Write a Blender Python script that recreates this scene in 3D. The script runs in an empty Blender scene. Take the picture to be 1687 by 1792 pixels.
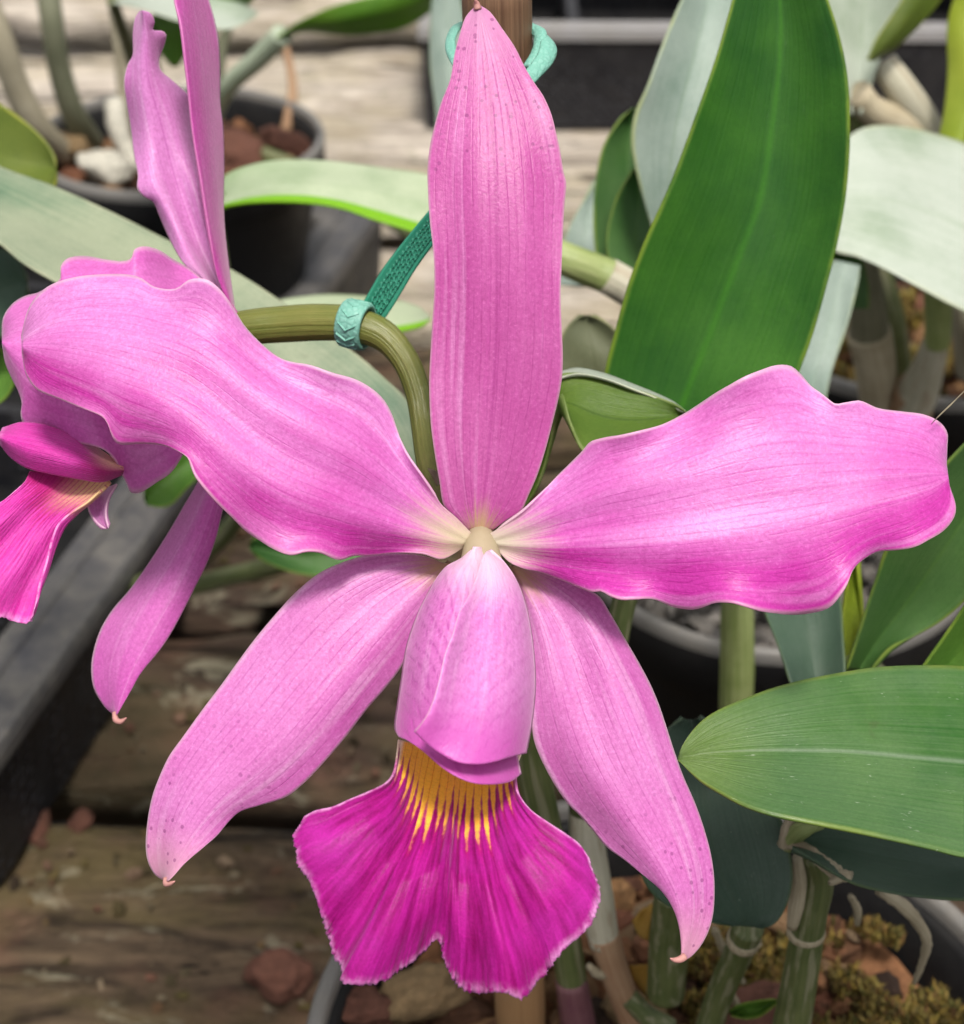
import bpy, math, random
import numpy as np
from mathutils import Vector, noise as mnoise

# ------------------------------------------------------------------ camera, sky, sun, exposure
scene = bpy.context.scene
COL = scene.collection
PW, PH, F = 1687.0, 1792.0, 3125.0          # photograph size, focal length in photograph pixels
PITCH = math.radians(33)
CAM = np.array([0.0, 0.0, 1.22])
FWD = np.array([0, math.cos(PITCH), -math.sin(PITCH)])
UPV = np.array([0, math.sin(PITCH), math.cos(PITCH)])
cd = bpy.data.cameras.new('camera')
cam = bpy.data.objects.new('camera', cd)
COL.objects.link(cam)
cam.location = CAM
cam.rotation_euler = (math.pi / 2 - PITCH, 0, 0)
cd.sensor_fit = 'VERTICAL'
cd.sensor_height = 36.0
cd.sensor_width = 36.0
cd.lens = 18.0 / (PH / 2 / F)
cd.clip_start = 0.01
cd.clip_end = 100
cd.dof.use_dof = True
cd.dof.focus_distance = 0.297
cd.dof.aperture_fstop = 26.0
scene.camera = cam

SUN_EL, SUN_ROT = math.radians(67), math.radians(168)
world = bpy.data.worlds.new('World')
scene.world = world
world.use_nodes = True
wt = world.node_tree
bg = wt.nodes['Background']
sky = wt.nodes.new('ShaderNodeTexSky')
sky.sky_type = 'NISHITA'
sky.sun_disc = False
sky.sun_elevation = SUN_EL
sky.sun_rotation = SUN_ROT
sky.dust_density = 3.0
hs = wt.nodes.new('ShaderNodeHueSaturation')
hs.inputs['Saturation'].default_value = 0.052
wt.links.new(sky.outputs[0], hs.inputs['Color'])
wt.links.new(hs.outputs[0], bg.inputs['Color'])
bg.inputs['Strength'].default_value = 0.06
sl = bpy.data.lights.new('sun', 'SUN')
sl.energy = 1.5
sl.angle = math.radians(11)
sl.color = (1.0, 0.94, 0.85)
sun = bpy.data.objects.new('sun', sl)
COL.objects.link(sun)
# veiled sun, high, from behind the camera
sdir = Vector((math.sin(SUN_ROT) * math.cos(SUN_EL), math.cos(SUN_ROT) * math.cos(SUN_EL), math.sin(SUN_EL)))
sun.rotation_euler = sdir.to_track_quat('Z', 'Y').to_euler()
vs = scene.view_settings
vs.view_transform = 'Standard'
vs.look = 'None'
vs.exposure = 1.46
vs.gamma = 1.0
vs.use_curve_mapping = False
scene.cycles.use_denoising = True
scene.cycles.max_bounces = 6
scene.cycles.adaptive_threshold = 0.02

rng = np.random.RandomState(7)
random.seed(7)

# ------------------------------------------------------------------ helpers
def P(px, py, d):
    px, py, d = np.asarray(px, float), np.asarray(py, float), np.asarray(d, float)
    q = np.stack([(px - PW / 2) / F, 0 * px, 0 * px], -1) + ((PH / 2 - py) / F)[..., None] * UPV + FWD
    return CAM + d[..., None] * q

def cr(pts, n, ts=None):
    """smooth curve through control points, chord-length parameter"""
    p = np.asarray(pts, float)
    if len(p) == 2:
        t = np.linspace(0, 1, n) if ts is None else ts
        return p[0] + (p[1] - p[0]) * t[:, None]
    seg = np.linalg.norm(np.diff(p[:, :2], axis=0), axis=1) + 1e-9
    u = np.concatenate([[0], np.cumsum(seg)])
    u /= u[-1]
    m = np.zeros_like(p)
    m[1:-1] = (p[2:] - p[:-2]) / (u[2:] - u[:-2])[:, None]
    m[0] = (p[1] - p[0]) / (u[1] - u[0])
    m[-1] = (p[-1] - p[-2]) / (u[-1] - u[-2])
    t = np.linspace(0, 1, n) if ts is None else ts
    i = np.clip(np.searchsorted(u, t, side='right') - 1, 0, len(p) - 2)
    h = (u[i + 1] - u[i])[:, None]
    x = ((t - u[i]) / h[:, 0])[:, None]
    return ((2 * x**3 - 3 * x**2 + 1) * p[i] + (x**3 - 2 * x**2 + x) * h * m[i]
            + (-2 * x**3 + 3 * x**2) * p[i + 1] + (x**3 - x**2) * h * m[i + 1])

def lin(v, t):
    v = np.atleast_1d(np.asarray(v, float))
    if len(v) == 1:
        return np.full_like(t, v[0])
    return cr(np.stack([np.linspace(0, 1, len(v)), np.zeros(len(v)), v], 1), len(t), t)[:, 2]

def link(o, parent=None):
    COL.objects.link(o)
    if parent is not None:
        o.parent = parent
    return o

ROOT = {}
def origin(o):
    while o.parent is not None:
        o = o.parent
    return np.array(o.location)

def mesh_obj(name, V, Fc, mat, parent=None, uv=None, smooth=True, loc=None):
    V = np.asarray(V, float)
    if parent is not None:
        V = V - origin(parent)
    elif loc is not None:
        V = V - np.asarray(loc)
    me = bpy.data.meshes.new(name)
    me.from_pydata(V.tolist(), [], [list(map(int, f)) for f in Fc])
    if uv is not None:
        ul = me.uv_layers.new(name='UVMap')
        li = np.zeros(len(me.loops), dtype=np.int32)
        me.loops.foreach_get('vertex_index', li)
        ul.data.foreach_set('uv', np.asarray(uv, np.float32)[li].ravel())
    if smooth:
        me.polygons.foreach_set('use_smooth', [True] * len(me.polygons))
    me.materials.append(mat)
    me.update()
    o = bpy.data.objects.new(name, me)
    if parent is None and loc is not None:
        o.location = loc
    return link(o, parent)

def thing(name, loc, label, cat, group=None):
    o = bpy.data.objects.new(name, None)
    o.empty_display_size = 0.02
    o.location = loc
    return tag(link(o), label, cat, group)

def tag(o, label=None, cat=None, group=None, kind=None):
    if label: o['label'] = label
    if cat: o['category'] = cat
    if group: o['group'] = group
    if kind: o['kind'] = kind
    return o

def grid_normals(G):
    du = np.gradient(G, axis=1)
    dv = np.gradient(G, axis=0)
    n = np.cross(du, dv)
    l = np.linalg.norm(n, axis=-1, keepdims=True)
    n = np.where(l > 1e-12, n / np.maximum(l, 1e-12), 0)
    # make all normals point to the camera side on average
    if np.mean(np.sum(n * (CAM - G), -1)) < 0:
        n = -n
    return n

def thick_grid(name, G, U, V, th, mat, parent, taper=0.35, loc=None):
    """closed solid sheet from a grid of points: thick in the middle, thin at the margin"""
    nv, nu = G.shape[:2]
    n = grid_normals(G)
    s = np.abs(2 * U - 1)
    prof = th * (taper + (1 - taper) * np.sqrt(np.clip(1 - s**4, 0, 1)))
    prof = prof * np.clip((1 - V) * 14, 0.2, 1)
    back = G - n * prof[..., None]
    verts = np.concatenate([G.reshape(-1, 3), back.reshape(-1, 3)])
    uv = np.stack([U.ravel(), V.ravel()], 1)
    uv = np.concatenate([uv, uv])
    N = nu * nv
    idx = np.arange(N).reshape(nv, nu)
    a, b, c, d = idx[:-1, :-1].ravel(), idx[:-1, 1:].ravel(), idx[1:, 1:].ravel(), idx[1:, :-1].ravel()
    fr = np.stack([a, b, c, d], 1)
    # orientation: front faces should look along n
    mid = G.shape[0] // 2, G.shape[1] // 2
    e1 = G[mid[0], mid[1] + 1] - G[mid]
    e2 = G[mid[0] + 1, mid[1]] - G[mid]
    if np.dot(np.cross(e1, e2), n[mid]) < 0:
        fr = fr[:, ::-1]
        flip = True
    else:
        flip = False
    bk = fr[:, ::-1] + N
    ring = np.concatenate([idx[0, :-1], idx[:-1, -1], idx[-1, :0:-1], idx[:0:-1, 0]])
    r2 = np.roll(ring, -1)
    rim = np.stack([ring, ring + N, r2 + N, r2], 1)
    if flip:
        rim = rim[:, ::-1]
    faces = np.concatenate([fr, bk, rim])
    return mesh_obj(name, verts, faces, mat, parent, uv, True, loc)

def calm(c, sig):
    """low-pass a margin curve, keeping its ends"""
    n = len(c); w = int(3 * sig) + 1
    pad = np.concatenate([2 * c[0] - c[w:0:-1], c, 2 * c[-1] - c[-2:-w - 2:-1]])
    kx = np.exp(-0.5 * (np.arange(-w, w + 1) / sig)**2); kx /= kx.sum()
    return np.stack([np.convolve(pad[:, i], kx, 'valid') for i in range(c.shape[1])], 1)

def sheet(name, parent, L, R, d, mat, k=0.0, tilt=0.0, M=None, nu=33, nv=70, th=0.0008, ruf=None, pw=2.0,
          und=0.0, seed=0, taper=0.35, loc=None, curl=0.0, fold=None):
    """petal or leaf between two margins (photograph pixels, base to tip) with depth along its length"""
    Lc, Rc = cr(L, nv), cr(R, nv)
    t = np.linspace(0, 1, nv)
    s = np.linspace(-1, 1, nu)
    T, S = np.meshgrid(t, s, indexing='ij')
    Lf, Rf = Lc, Rc
    Lc, Rc = calm(Lc, nv * 0.085), calm(Rc, nv * 0.085)
    if M is None:
        px = Lc[:, None, :2] * (1 - (S + 1) / 2)[..., None] + Rc[:, None, :2] * ((S + 1) / 2)[..., None]
    else:
        Mc = cr(M, nv)
        px = (Lc[:, None, :2] * ((S**2 - S) / 2)[..., None] + Mc[:, None, :2] * (1 - S**2)[..., None]
              + Rc[:, None, :2] * ((S**2 + S) / 2)[..., None])
    px = px + (Lf - Lc)[:, None] * (np.clip(-S, 0, 1)**4)[..., None] + (Rf - Rc)[:, None] * (np.clip(S, 0, 1)**4)[..., None]
    D = lin(d, t)[:, None] + lin(k, t)[:, None] * np.abs(S)**pw + lin(tilt, t)[:, None] * S
    env = np.sin(np.pi * np.clip(T * 1.1, 0, 1))**0.6
    if ruf:
        amp, fr, ph, p = ruf
        D += amp * env * np.abs(S)**p * np.sin(2 * np.pi * fr * T + ph + 1.9 * (S > 0) + 0.7 * np.sin(5 * T + ph))
    if und:
        r = np.random.RandomState(seed + 11)
        for _ in range(5):
            a, b, c = r.uniform(2, 9), r.uniform(1, 4), r.uniform(0, 6.28)
            D += und * env * np.sin(a * T + b * S + c) / 2.2
    if fold:
        fa, ff, fp = fold
        D += fa * env * np.sin(S * ff + fp + 0.9 * np.sin(3 * T + fp)) * (0.5 + 0.5 * np.sin(4 * T + fp))
    if curl:
        D += curl * np.clip(np.abs(S) - 0.75, 0, 1)**1.5 * 8 * env
    G = P(px[..., 0], px[..., 1], D)
    return thick_grid(name, G, (S + 1) / 2, T, th, mat, parent, taper, loc)

def coons(name, parent, top, bottom, left, right, mat, dfun=None, nu=60, nv=60, th=0.0008, jit=0.0, taper=0.35, bow=None):
    A, B, Lc, Rc = cr(top, nu), cr(bottom, nu), cr(left, nv), cr(right, nv)
    if jit:
        r = np.random.RandomState(3)
        j = r.normal(0, jit, (nu, 2)); j[0] = j[-1] = 0
        j *= (0.4 + 0.6 * np.abs(np.sin(np.linspace(0, 19, nu))))[:, None]
    v, u = np.meshgrid(np.linspace(0, 1, nv), np.linspace(0, 1, nu), indexing='ij')
    u3, v3 = u[..., None], v[..., None]
    Cp = ((1 - v3) * A[None] + v3 * B[None] + (1 - u3) * Lc[:, None] + u3 * Rc[:, None]
          - ((1 - u3) * (1 - v3) * A[0] + u3 * (1 - v3) * A[-1] + (1 - u3) * v3 * B[0] + u3 * v3 * B[-1]))
    if jit:
        Cp[..., :2] += j[None] * (v**14)[..., None]
    if bow is not None:
        Cp[..., 1] += bow(u, v)
    D = Cp[..., 2] if dfun is None else dfun(Cp, u, v)
    G = P(Cp[..., 0], Cp[..., 1], D)
    return thick_grid(name, G, u, v, th, mat, parent, taper)

def tube(name, parent, pts, rad, mat, seg=14, n=40, flat=None, bump=0.0, loc=None, raw=False, cap=True):
    """swept tube; pts are (px, py, depth) unless raw, rad in metres"""
    p = np.asarray(pts, float)
    Q = p if raw else P(p[:, 0], p[:, 1], p[:, 2])
    t = np.linspace(0, 1, n)
    seg_l = np.linalg.norm(np.diff(Q, axis=0), axis=1)
    u = np.concatenate([[0], np.cumsum(seg_l)]); u /= u[-1]
    m = np.gradient(Q, u, axis=0)
    i = np.clip(np.searchsorted(u, t, side='right') - 1, 0, len(Q) - 2)
    h = (u[i + 1] - u[i])[:, None]; x = ((t - u[i]) / h[:, 0])[:, None]
    Cv = ((2 * x**3 - 3 * x**2 + 1) * Q[i] + (x**3 - 2 * x**2 + x) * h * m[i] + (-2 * x**3 + 3 * x**2) * Q[i + 1] + (x**3 - x**2) * h * m[i + 1])
    r = np.interp(t, np.linspace(0, 1, len(np.atleast_1d(rad))), np.atleast_1d(rad))
    T = np.gradient(Cv, axis=0); T /= np.linalg.norm(T, axis=1, keepdims=True)
    nrm = np.cross(T[0], FWD); nrm /= np.linalg.norm(nrm) + 1e-9
    V = []; UV = []
    a = np.linspace(0, 2 * np.pi, seg, endpoint=False)
    for j in range(n):
        nrm = nrm - np.dot(nrm, T[j]) * T[j]; nrm /= np.linalg.norm(nrm)
        bn = np.cross(T[j], nrm)
        rr = r[j] * (1 + bump * (rng.rand(seg) - 0.5))
        f = 1.0 if flat is None else flat
        V.append(Cv[j] + (rr * np.cos(a))[:, None] * nrm + (rr * f * np.sin(a))[:, None] * bn)
        UV.append(np.stack([a / (2 * np.pi), np.full(seg, t[j])], 1))
    V = np.concatenate(V); UV = np.concatenate(UV)
    Fc = []
    for j in range(n - 1):
        for q in range(seg):
            q2 = (q + 1) % seg
            Fc.append((j * seg + q, j * seg + q2, (j + 1) * seg + q2, (j + 1) * seg + q))
    if cap:
        Fc.append(tuple(range(seg))[::-1])
        Fc.append(tuple((n - 1) * seg + q for q in range(seg)))
    return mesh_obj(name, V, Fc, mat, parent, UV, True, loc)

def lathe(name, parent, prof, centre, mat, seg=72, loc=None, wob=0.0):
    V = []; Fc = []
    a = np.linspace(0, 2 * np.pi, seg, endpoint=False)
    for r, z in prof:
        V.append(np.stack([centre[0] + r * np.cos(a), centre[1] + r * np.sin(a), np.full(seg, z) + wob * np.sin(3 * a)], 1))
    for j in range(len(prof) - 1):
        for q in range(seg):
            q2 = (q + 1) % seg
            Fc.append((j * seg + q, j * seg + q2, (j + 1) * seg + q2, (j + 1) * seg + q))
    return mesh_obj(name, np.concatenate(V), Fc, mat, parent, None, True, loc)

# ------------------------------------------------------------------ material helper
class NT:
    def __init__(s, name):
        s.m = bpy.data.materials.new(name)
        s.m.use_nodes = True
        s.t = s.m.node_tree
        s.t.nodes.clear()
        s.out = s.t.nodes.new('ShaderNodeOutputMaterial')
    def set(s, sock, v):
        if isinstance(v, bpy.types.NodeSocket):
            s.t.links.new(v, sock)
        elif isinstance(v, (tuple, list)) and len(v) == 3 and sock.type == 'RGBA':
            sock.default_value = (*v, 1)
        else:
            sock.default_value = v
    def n(s, typ, ins=None, **at):
        nd = s.t.nodes.new(typ)
        for k_, v in at.items():
            setattr(nd, k_, v)
        for k_, v in (ins or {}).items():
            s.set(nd.inputs[k_], v)
        return nd
    def ma(s, op, a, b=0.0, c=0.0, clamp=False):
        return s.n('ShaderNodeMath', {0: a, 1: b, 2: c}, operation=op, use_clamp=clamp).outputs[0]
    def mix(s, f, a, b, bt='MIX'):
        return s.n('ShaderNodeMix', {0: f, 6: a, 7: b}, data_type='RGBA', blend_type=bt).outputs[2]
    def sm(s, x, a, b, lo=0.0, hi=1.0):
        return s.n('ShaderNodeMapRange', {0: x, 1: a, 2: b, 3: lo, 4: hi}, interpolation_type='SMOOTHSTEP').outputs[0]
    def noise(s, vec, scale, detail=4.0, rough=0.55, dist=0.0):
        return s.n('ShaderNodeTexNoise', {'Vector': vec, 'Scale': scale, 'Detail': detail, 'Roughness': rough, 'Distortion': dist}).outputs[0]
    def mapv(s, vec, scale, loc=(0, 0, 0)):
        return s.n('ShaderNodeMapping', {0: vec, 1: loc, 3: scale}).outputs[0]
    def coord(s, w='Object'):
        return s.n('ShaderNodeTexCoord').outputs[w]
    def uv(s):
        c = s.coord('UV')
        x = s.n('ShaderNodeSeparateXYZ', {0: c})
        return c, x.outputs[0], x.outputs[1]
    def bump(s, h, dist, strength=1.0, nrm=None):
        i = {'Height': h, 'Distance': dist, 'Strength': strength}
        if nrm is not None: i['Normal'] = nrm
        return s.n('ShaderNodeBump', i).outputs[0]
    def bsdf(s, col, rough=0.5, nrm=None, trans=0.0, tcol=None, **kw):
        i = {'Base Color': col, 'Roughness': rough}
        if nrm is not None: i['Normal'] = nrm
        for k_, v in kw.items():
            i[k_.replace('_', ' ')] = v
        sh = s.n('ShaderNodeBsdfPrincipled', i).outputs[0]
        if trans:
            ti = {0: tcol if tcol is not None else col}
            if nrm is not None: ti[1] = nrm
            tr = s.n('ShaderNodeBsdfTranslucent', ti).outputs[0]
            sh = s.n('ShaderNodeMixShader', {0: trans, 1: sh, 2: tr}).outputs[0]
        s.t.links.new(sh, s.out.inputs[0])
        return s.m

def petal_mat(name, A, B, base=(0.72, 0.66, 0.42), tb=0.10, tb2=0.26, veins=13, vein=0.35, spots=0.0, bias=0.0,
              rib=0.0, edge=0.45, net=0.3, light=(0.84, 0.42, 0.74), patch=0.75, tipc=None, seed=0.0, tipr=(0.82, 1.02), diag=0.0):
    m = NT(name)
    uvc, u, v = m.uv()
    s = m.ma('MULTIPLY_ADD', u, 2.0, -1.0)
    sa = m.ma('ABSOLUTE', s)
    ob = m.n('ShaderNodeVectorMath', {0: m.coord('Object'), 1: (seed, seed * 2, seed)}, operation='ADD').outputs[0]
    big = m.noise(ob, 45.0, 3.0)
    # streaks of pigment that run with the petal
    st = m.noise(m.mapv(uvc, (26, 1.6, 1), (seed, 0, 0)), 1.0, 4.0, 0.6)
    f = m.ma('ADD', m.ma('MULTIPLY_ADD', big, patch * 2.2, -patch * 1.1 + 0.36), m.ma('ADD', m.ma('MULTIPLY', s, bias * 0.4), m.sm(s, 0.15, 0.95, 0.0, bias * 1.5)))  # bias deepens one margin: pigment with the petal's shade painted in
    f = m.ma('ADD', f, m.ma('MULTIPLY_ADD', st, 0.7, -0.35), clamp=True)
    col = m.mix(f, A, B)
    # pale streaks
    pale = m.sm(m.noise(m.mapv(uvc, (9, 1.1, 1), (seed + 4, 2, 0)), 1.0, 3.0), 0.5, 0.75)
    col = m.mix(m.ma('MULTIPLY', pale, 0.42), col, light)
    # veins
    wob = m.noise(m.mapv(uvc, (6, 7, 1), (seed, 1, 0)), 1.0, 3.0)
    vc = m.ma('MULTIPLY_ADD', u, float(veins) * 1.35, m.ma('MULTIPLY', wob, 0.55))
    if diag:
        vc = m.ma('ADD', m.ma('MULTIPLY_ADD', v, 12.0, m.ma('MULTIPLY', u, diag)), m.ma('MULTIPLY', m.noise(m.mapv(uvc, (4, 6, 1), (seed, 0, 0)), 1.0, 4.0), 2.2))
    pp = m.ma('PINGPONG', vc, 0.5)
    ln = m.sm(pp, 0.0, 0.30 if diag else 0.17, 1.0, 0.0)
    brk = m.sm(m.noise(m.mapv(uvc, (40, 9, 1), (0, seed, 0)), 1.0, 3.0), 0.35, 0.62)
    ln = m.ma('MULTIPLY', ln, brk)
    vor = m.n('ShaderNodeTexVoronoi', {'Vector': m.mapv(uvc, (veins * 1.9, 11, 1), (seed, 0, 0)), 'Scale': 1.0}, feature='DISTANCE_TO_EDGE', voronoi_dimensions='2D').outputs[0]
    nt_ = m.ma('MULTIPLY', m.sm(vor, 0.0, 0.13, 1.0, 0.0), m.sm(sa, 0.2, 0.85, net * 0.15, net * 0.55))
    vv = m.ma('MAXIMUM', m.ma('MULTIPLY', ln, vein), nt_)
    vv = m.ma('MULTIPLY', vv, m.sm(sa, 0.88, 1.0, 1.0, 0.0))
    dark = m.mix(1.0, col, (0.70, 0.34, 0.66), 'MULTIPLY')
    col = m.mix(vv, col, dark)
    if rib:
        col = m.mix(m.ma('MULTIPLY', m.sm(sa, 0.0, 0.05, 1.0, 0.0), rib), col, dark)
    # cell grain
    g = m.noise(ob, 1700.0, 2.0, 0.7)
    g2 = m.noise(ob, 900.0, 2.0, 0.6)
    gg = m.ma('ADD', m.ma('MULTIPLY_ADD', g, 0.9, 0.58), m.ma('MULTIPLY_ADD', g2, 0.3, -0.15))
    col = m.mix(1.0, col, m.n('ShaderNodeCombineColor', {0: m.ma('MULTIPLY_ADD', gg, 0.55, 0.45), 1: gg, 2: m.ma('MULTIPLY_ADD', gg, 0.7, 0.3)}).outputs[0], 'MULTIPLY')
    col = m.mix(m.sm(g, 0.60, 0.76, 0.0, 0.13), col, light)  # glints of the petal cells painted as pale flecks
    if tipc is not None:
        col = m.mix(m.sm(v, tipr[0], tipr[1], 0.0, 0.8), col, tipc)
    if spots:
        vo = m.n('ShaderNodeTexVoronoi', {'Vector': ob, 'Scale': 640.0, 'Randomness': 1.0})
        rs = m.n('ShaderNodeSeparateColor', {0: vo.outputs['Color']})
        sp = m.ma('MULTIPLY', m.sm(vo.outputs['Distance'], 0.16, 0.27, 1.0, 0.0), m.sm(rs.outputs[0], 0.30, 0.45))
        dens = m.ma('MULTIPLY', m.sm(v, 0.48, 0.78), m.sm(m.noise(ob, 130.0, 1.0), 0.34, 0.5))
        col = m.mix(m.ma('MULTIPLY', m.ma('MULTIPLY', sp, dens), spots), col, (0.22, 0.02, 0.16))
    # creamy base and thin pale margin
    bb = m.ma('ADD', v, m.ma('MULTIPLY_ADD', st, 0.16, -0.08))
    bb = m.ma('ADD', bb, m.ma('MULTIPLY', sa, 0.05))
    col = m.mix(m.sm(bb, tb, tb2, 1.0, 0.0), col, base)
    col = m.mix(m.ma('MULTIPLY', m.sm(sa, 0.955, 1.0), edge), col, (0.86, 0.66, 0.72))
    hgt = m.ma('ADD', m.ma('MULTIPLY', g2, 0.16), m.ma('MULTIPLY', vv, -0.5))
    hgt = m.ma('ADD', hgt, m.ma('MULTIPLY_ADD', st, 0.35, m.ma('MULTIPLY', g, 0.45)))
    nrm = m.bump(hgt, 0.00016, 0.9)
    return m.bsdf(col, 0.40, nrm, 0.30, None, Specular_IOR_Level=0.42, Sheen_Weight=0.35, Sheen_Roughness=0.4, Sheen_Tint=(1, 0.8, 0.95, 1))

def leaf_mat(name, A, B, edge=(0.30, 0.38, 0.05), rib=(0.10, 0.28, 0.03), pale_mix=0.0, bcol=(0.50, 0.56, 0.46), rough=0.36,
             ribw=0.05, ribs=0.6, specks=0.5, edgew=0.95, trans=0.12, tipy=0.0, under=None, under_at=0.6):
    m = NT(name)
    uvc, u, v = m.uv()
    s = m.ma('MULTIPLY_ADD', u, 2.0, -1.0)
    sa = m.ma('ABSOLUTE', s)
    ob = m.coord('Object')
    st = m.noise(m.mapv(uvc, (60, 1.5, 1)), 1.0, 4.0, 0.6)
    big = m.noise(ob, 42.0, 4.0)
    f = m.ma('ADD', m.ma('MULTIPLY_ADD', big, 2.6, -1.05), m.ma('MULTIPLY_ADD', st, 0.7, -0.3), clamp=True)
    col = m.mix(f, A, B)
    if pale_mix:
        bf = m.ma('MULTIPLY', m.sm(m.ma('ADD', m.noise(ob, 28.0, 5.0, 0.6), m.ma('MULTIPLY_ADD', st, 0.5, -0.25)), 0.22, 0.62), pale_mix)  # patchy blend towards a paler leaf tone
        col = m.mix(bf, col, bcol)
    if specks:
        sp = m.sm(m.noise(m.mapv(uvc, (70, 22, 1)), 1.0, 2.0, 0.6, 1.5), 0.70, 0.78)
        col = m.mix(m.ma('MULTIPLY', sp, specks), col, (0.42, 0.48, 0.38))
        dk = m.sm(m.noise(ob, 170.0, 3.0), 0.66, 0.76)
        col = m.mix(m.ma('MULTIPLY', dk, specks * 0.35), col, (0.05, 0.05, 0.02))
    if under is not None:
        col = m.mix(m.sm(s, under_at - 0.05, under_at + 0.05), col, under)
    col = m.mix(m.ma('MULTIPLY', m.sm(sa, 0.0, ribw, 1.0, 0.0), ribs), col, rib)
    if tipy:
        col = m.mix(m.ma('MULTIPLY', m.sm(v, 0.7, 1.0), tipy), col, edge)
    col = m.mix(m.ma('MULTIPLY', m.sm(sa, edgew - 0.03, edgew + 0.03), m.sm(m.noise(ob, 90.0, 3.0), 0.35, 0.65, 0.15, 0.6)), col, edge)
    gr = m.noise(ob, 1500.0, 2.0, 0.7)
    col = m.mix(1.0, col, m.n('ShaderNodeCombineColor', {0: m.ma('MULTIPLY_ADD', gr, 0.5, 0.75), 1: m.ma('MULTIPLY_ADD', gr, 0.4, 0.8), 2: m.ma('MULTIPLY_ADD', gr, 0.5, 0.75)}).outputs[0], 'MULTIPLY')
    nrm = m.bump(st, 0.00022, 0.8)
    nrm = m.bump(gr, 0.00005, 0.7, nrm)
    rg = m.ma('MULTIPLY_ADD', big, 0.25, rough - 0.1)
    return m.bsdf(col, rg, nrm, trans, None, Specular_IOR_Level=0.34)

def cane_mat(name, A, B, stripe=0.5, rough=0.45, fibre=(0.5, 0.45, 0.32), fib=0.0):
    m = NT(name)
    uvc, u, v = m.uv()
    ob = m.coord('Object')
    st = m.noise(m.mapv(uvc, (22, 1.2, 1)), 1.0, 4.0, 0.6)
    big = m.noise(ob, 90.0, 4.0)
    f = m.ma('ADD', m.ma('MULTIPLY_ADD', st, 1.8 * stripe, -0.6 * stripe), m.ma('MULTIPLY_ADD', big, 1.2, -0.5), clamp=True)
    col = m.mix(f, A, B)
    if fib:
        col = m.mix(m.ma('MULTIPLY', m.sm(m.noise(m.mapv(uvc, (9, 3, 1)), 1.0, 4.0), 0.5, 0.6), fib), col, fibre)
    nrm = m.bump(st, 0.0006, 0.9)
    nrm = m.bump(m.noise(ob, 900.0, 3.0), 0.0001, 0.8, nrm)
    return m.bsdf(col, rough, nrm, Specular_IOR_Level=0.4)

def plastic_mat(name, c=(0.012, 0.012, 0.014), rough=0.42, dots=False, dust_light=0.25):
    m = NT(name)
    ob = m.coord('Object')
    d1 = m.sm(m.noise(ob, 60.0, 6.0, 0.65), 0.25, 0.85)
    d2 = m.noise(ob, 400.0, 3.0, 0.7)
    df = m.ma('MULTIPLY', m.ma('MULTIPLY', d1, d2), dust_light * 1.6, clamp=True)
    col = m.mix(df, c, (0.20, 0.185, 0.16))
    h = m.noise(ob, 700.0, 2.0)
    nrm = m.bump(h, 0.0002, 0.6)
    if dots:
        vo = m.n('ShaderNodeTexVoronoi', {'Vector': ob, 'Scale': 150.0, 'Randomness': 0.25}).outputs['Distance']
        dt = m.sm(vo, 0.2, 0.45, 1.0, 0.0)
        nrm = m.bump(dt, 0.001, 0.9, nrm)
        col = m.mix(m.ma('MULTIPLY', dt, 0.5), col, (0.05, 0.05, 0.058))
    return m.bsdf(col, m.ma('MULTIPLY_ADD', d1, 0.25, rough), nrm, Specular_IOR_Level=0.24)

def wood_mat(name, A, B, moss, mossc=(0.13, 0.12, 0.035), seed=0.0, red=0.15):
    m = NT(name)
    ob = m.n('ShaderNodeVectorMath', {0: m.coord('Object'), 1: (seed, seed, 0)}, operation='ADD').outputs[0]
    gr = m.noise(m.mapv(ob, (11, 48, 48)), 1.0, 6.0, 0.7, 1.6)
    big = m.noise(m.mapv(ob, (9, 16, 16)), 1.0, 5.0, 0.6)
    col = m.mix(m.sm(gr, 0.3, 0.7), A, B)
    col = m.mix(m.ma('MULTIPLY', m.sm(m.noise(ob, 22.0, 5.0), 0.5, 0.7), red), col, (0.20, 0.10, 0.07))
    col = m.mix(m.ma('MULTIPLY', m.sm(big, 0.42, 0.62), moss), col, mossc)
    lich = m.sm(m.noise(m.mapv(ob, (28, 45, 45), (3, 1, 0)), 1.0, 5.0, 0.7, 0.8), 0.56, 0.66)
    col = m.mix(m.ma('MULTIPLY', lich, 0.55), col, (0.36, 0.33, 0.24))
    crack = m.sm(m.noise(m.mapv(ob, (5.5, 46, 46), (1, 5, 2)), 1.0, 5.0, 0.65, 1.2), 0.33, 0.42, 1.0, 0.0)
    col = m.mix(m.ma('MULTIPLY', crack, 0.85), col, (0.02, 0.015, 0.012))
    h = m.ma('ADD', gr, m.ma('MULTIPLY', crack, -1.2))
    h = m.ma('ADD', h, m.ma('MULTIPLY', m.noise(ob, 260.0, 5.0, 0.7), 0.7))
    return m.bsdf(col, 0.85, m.bump(h, 0.006, 1.0), Specular_IOR_Level=0.2)

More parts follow.
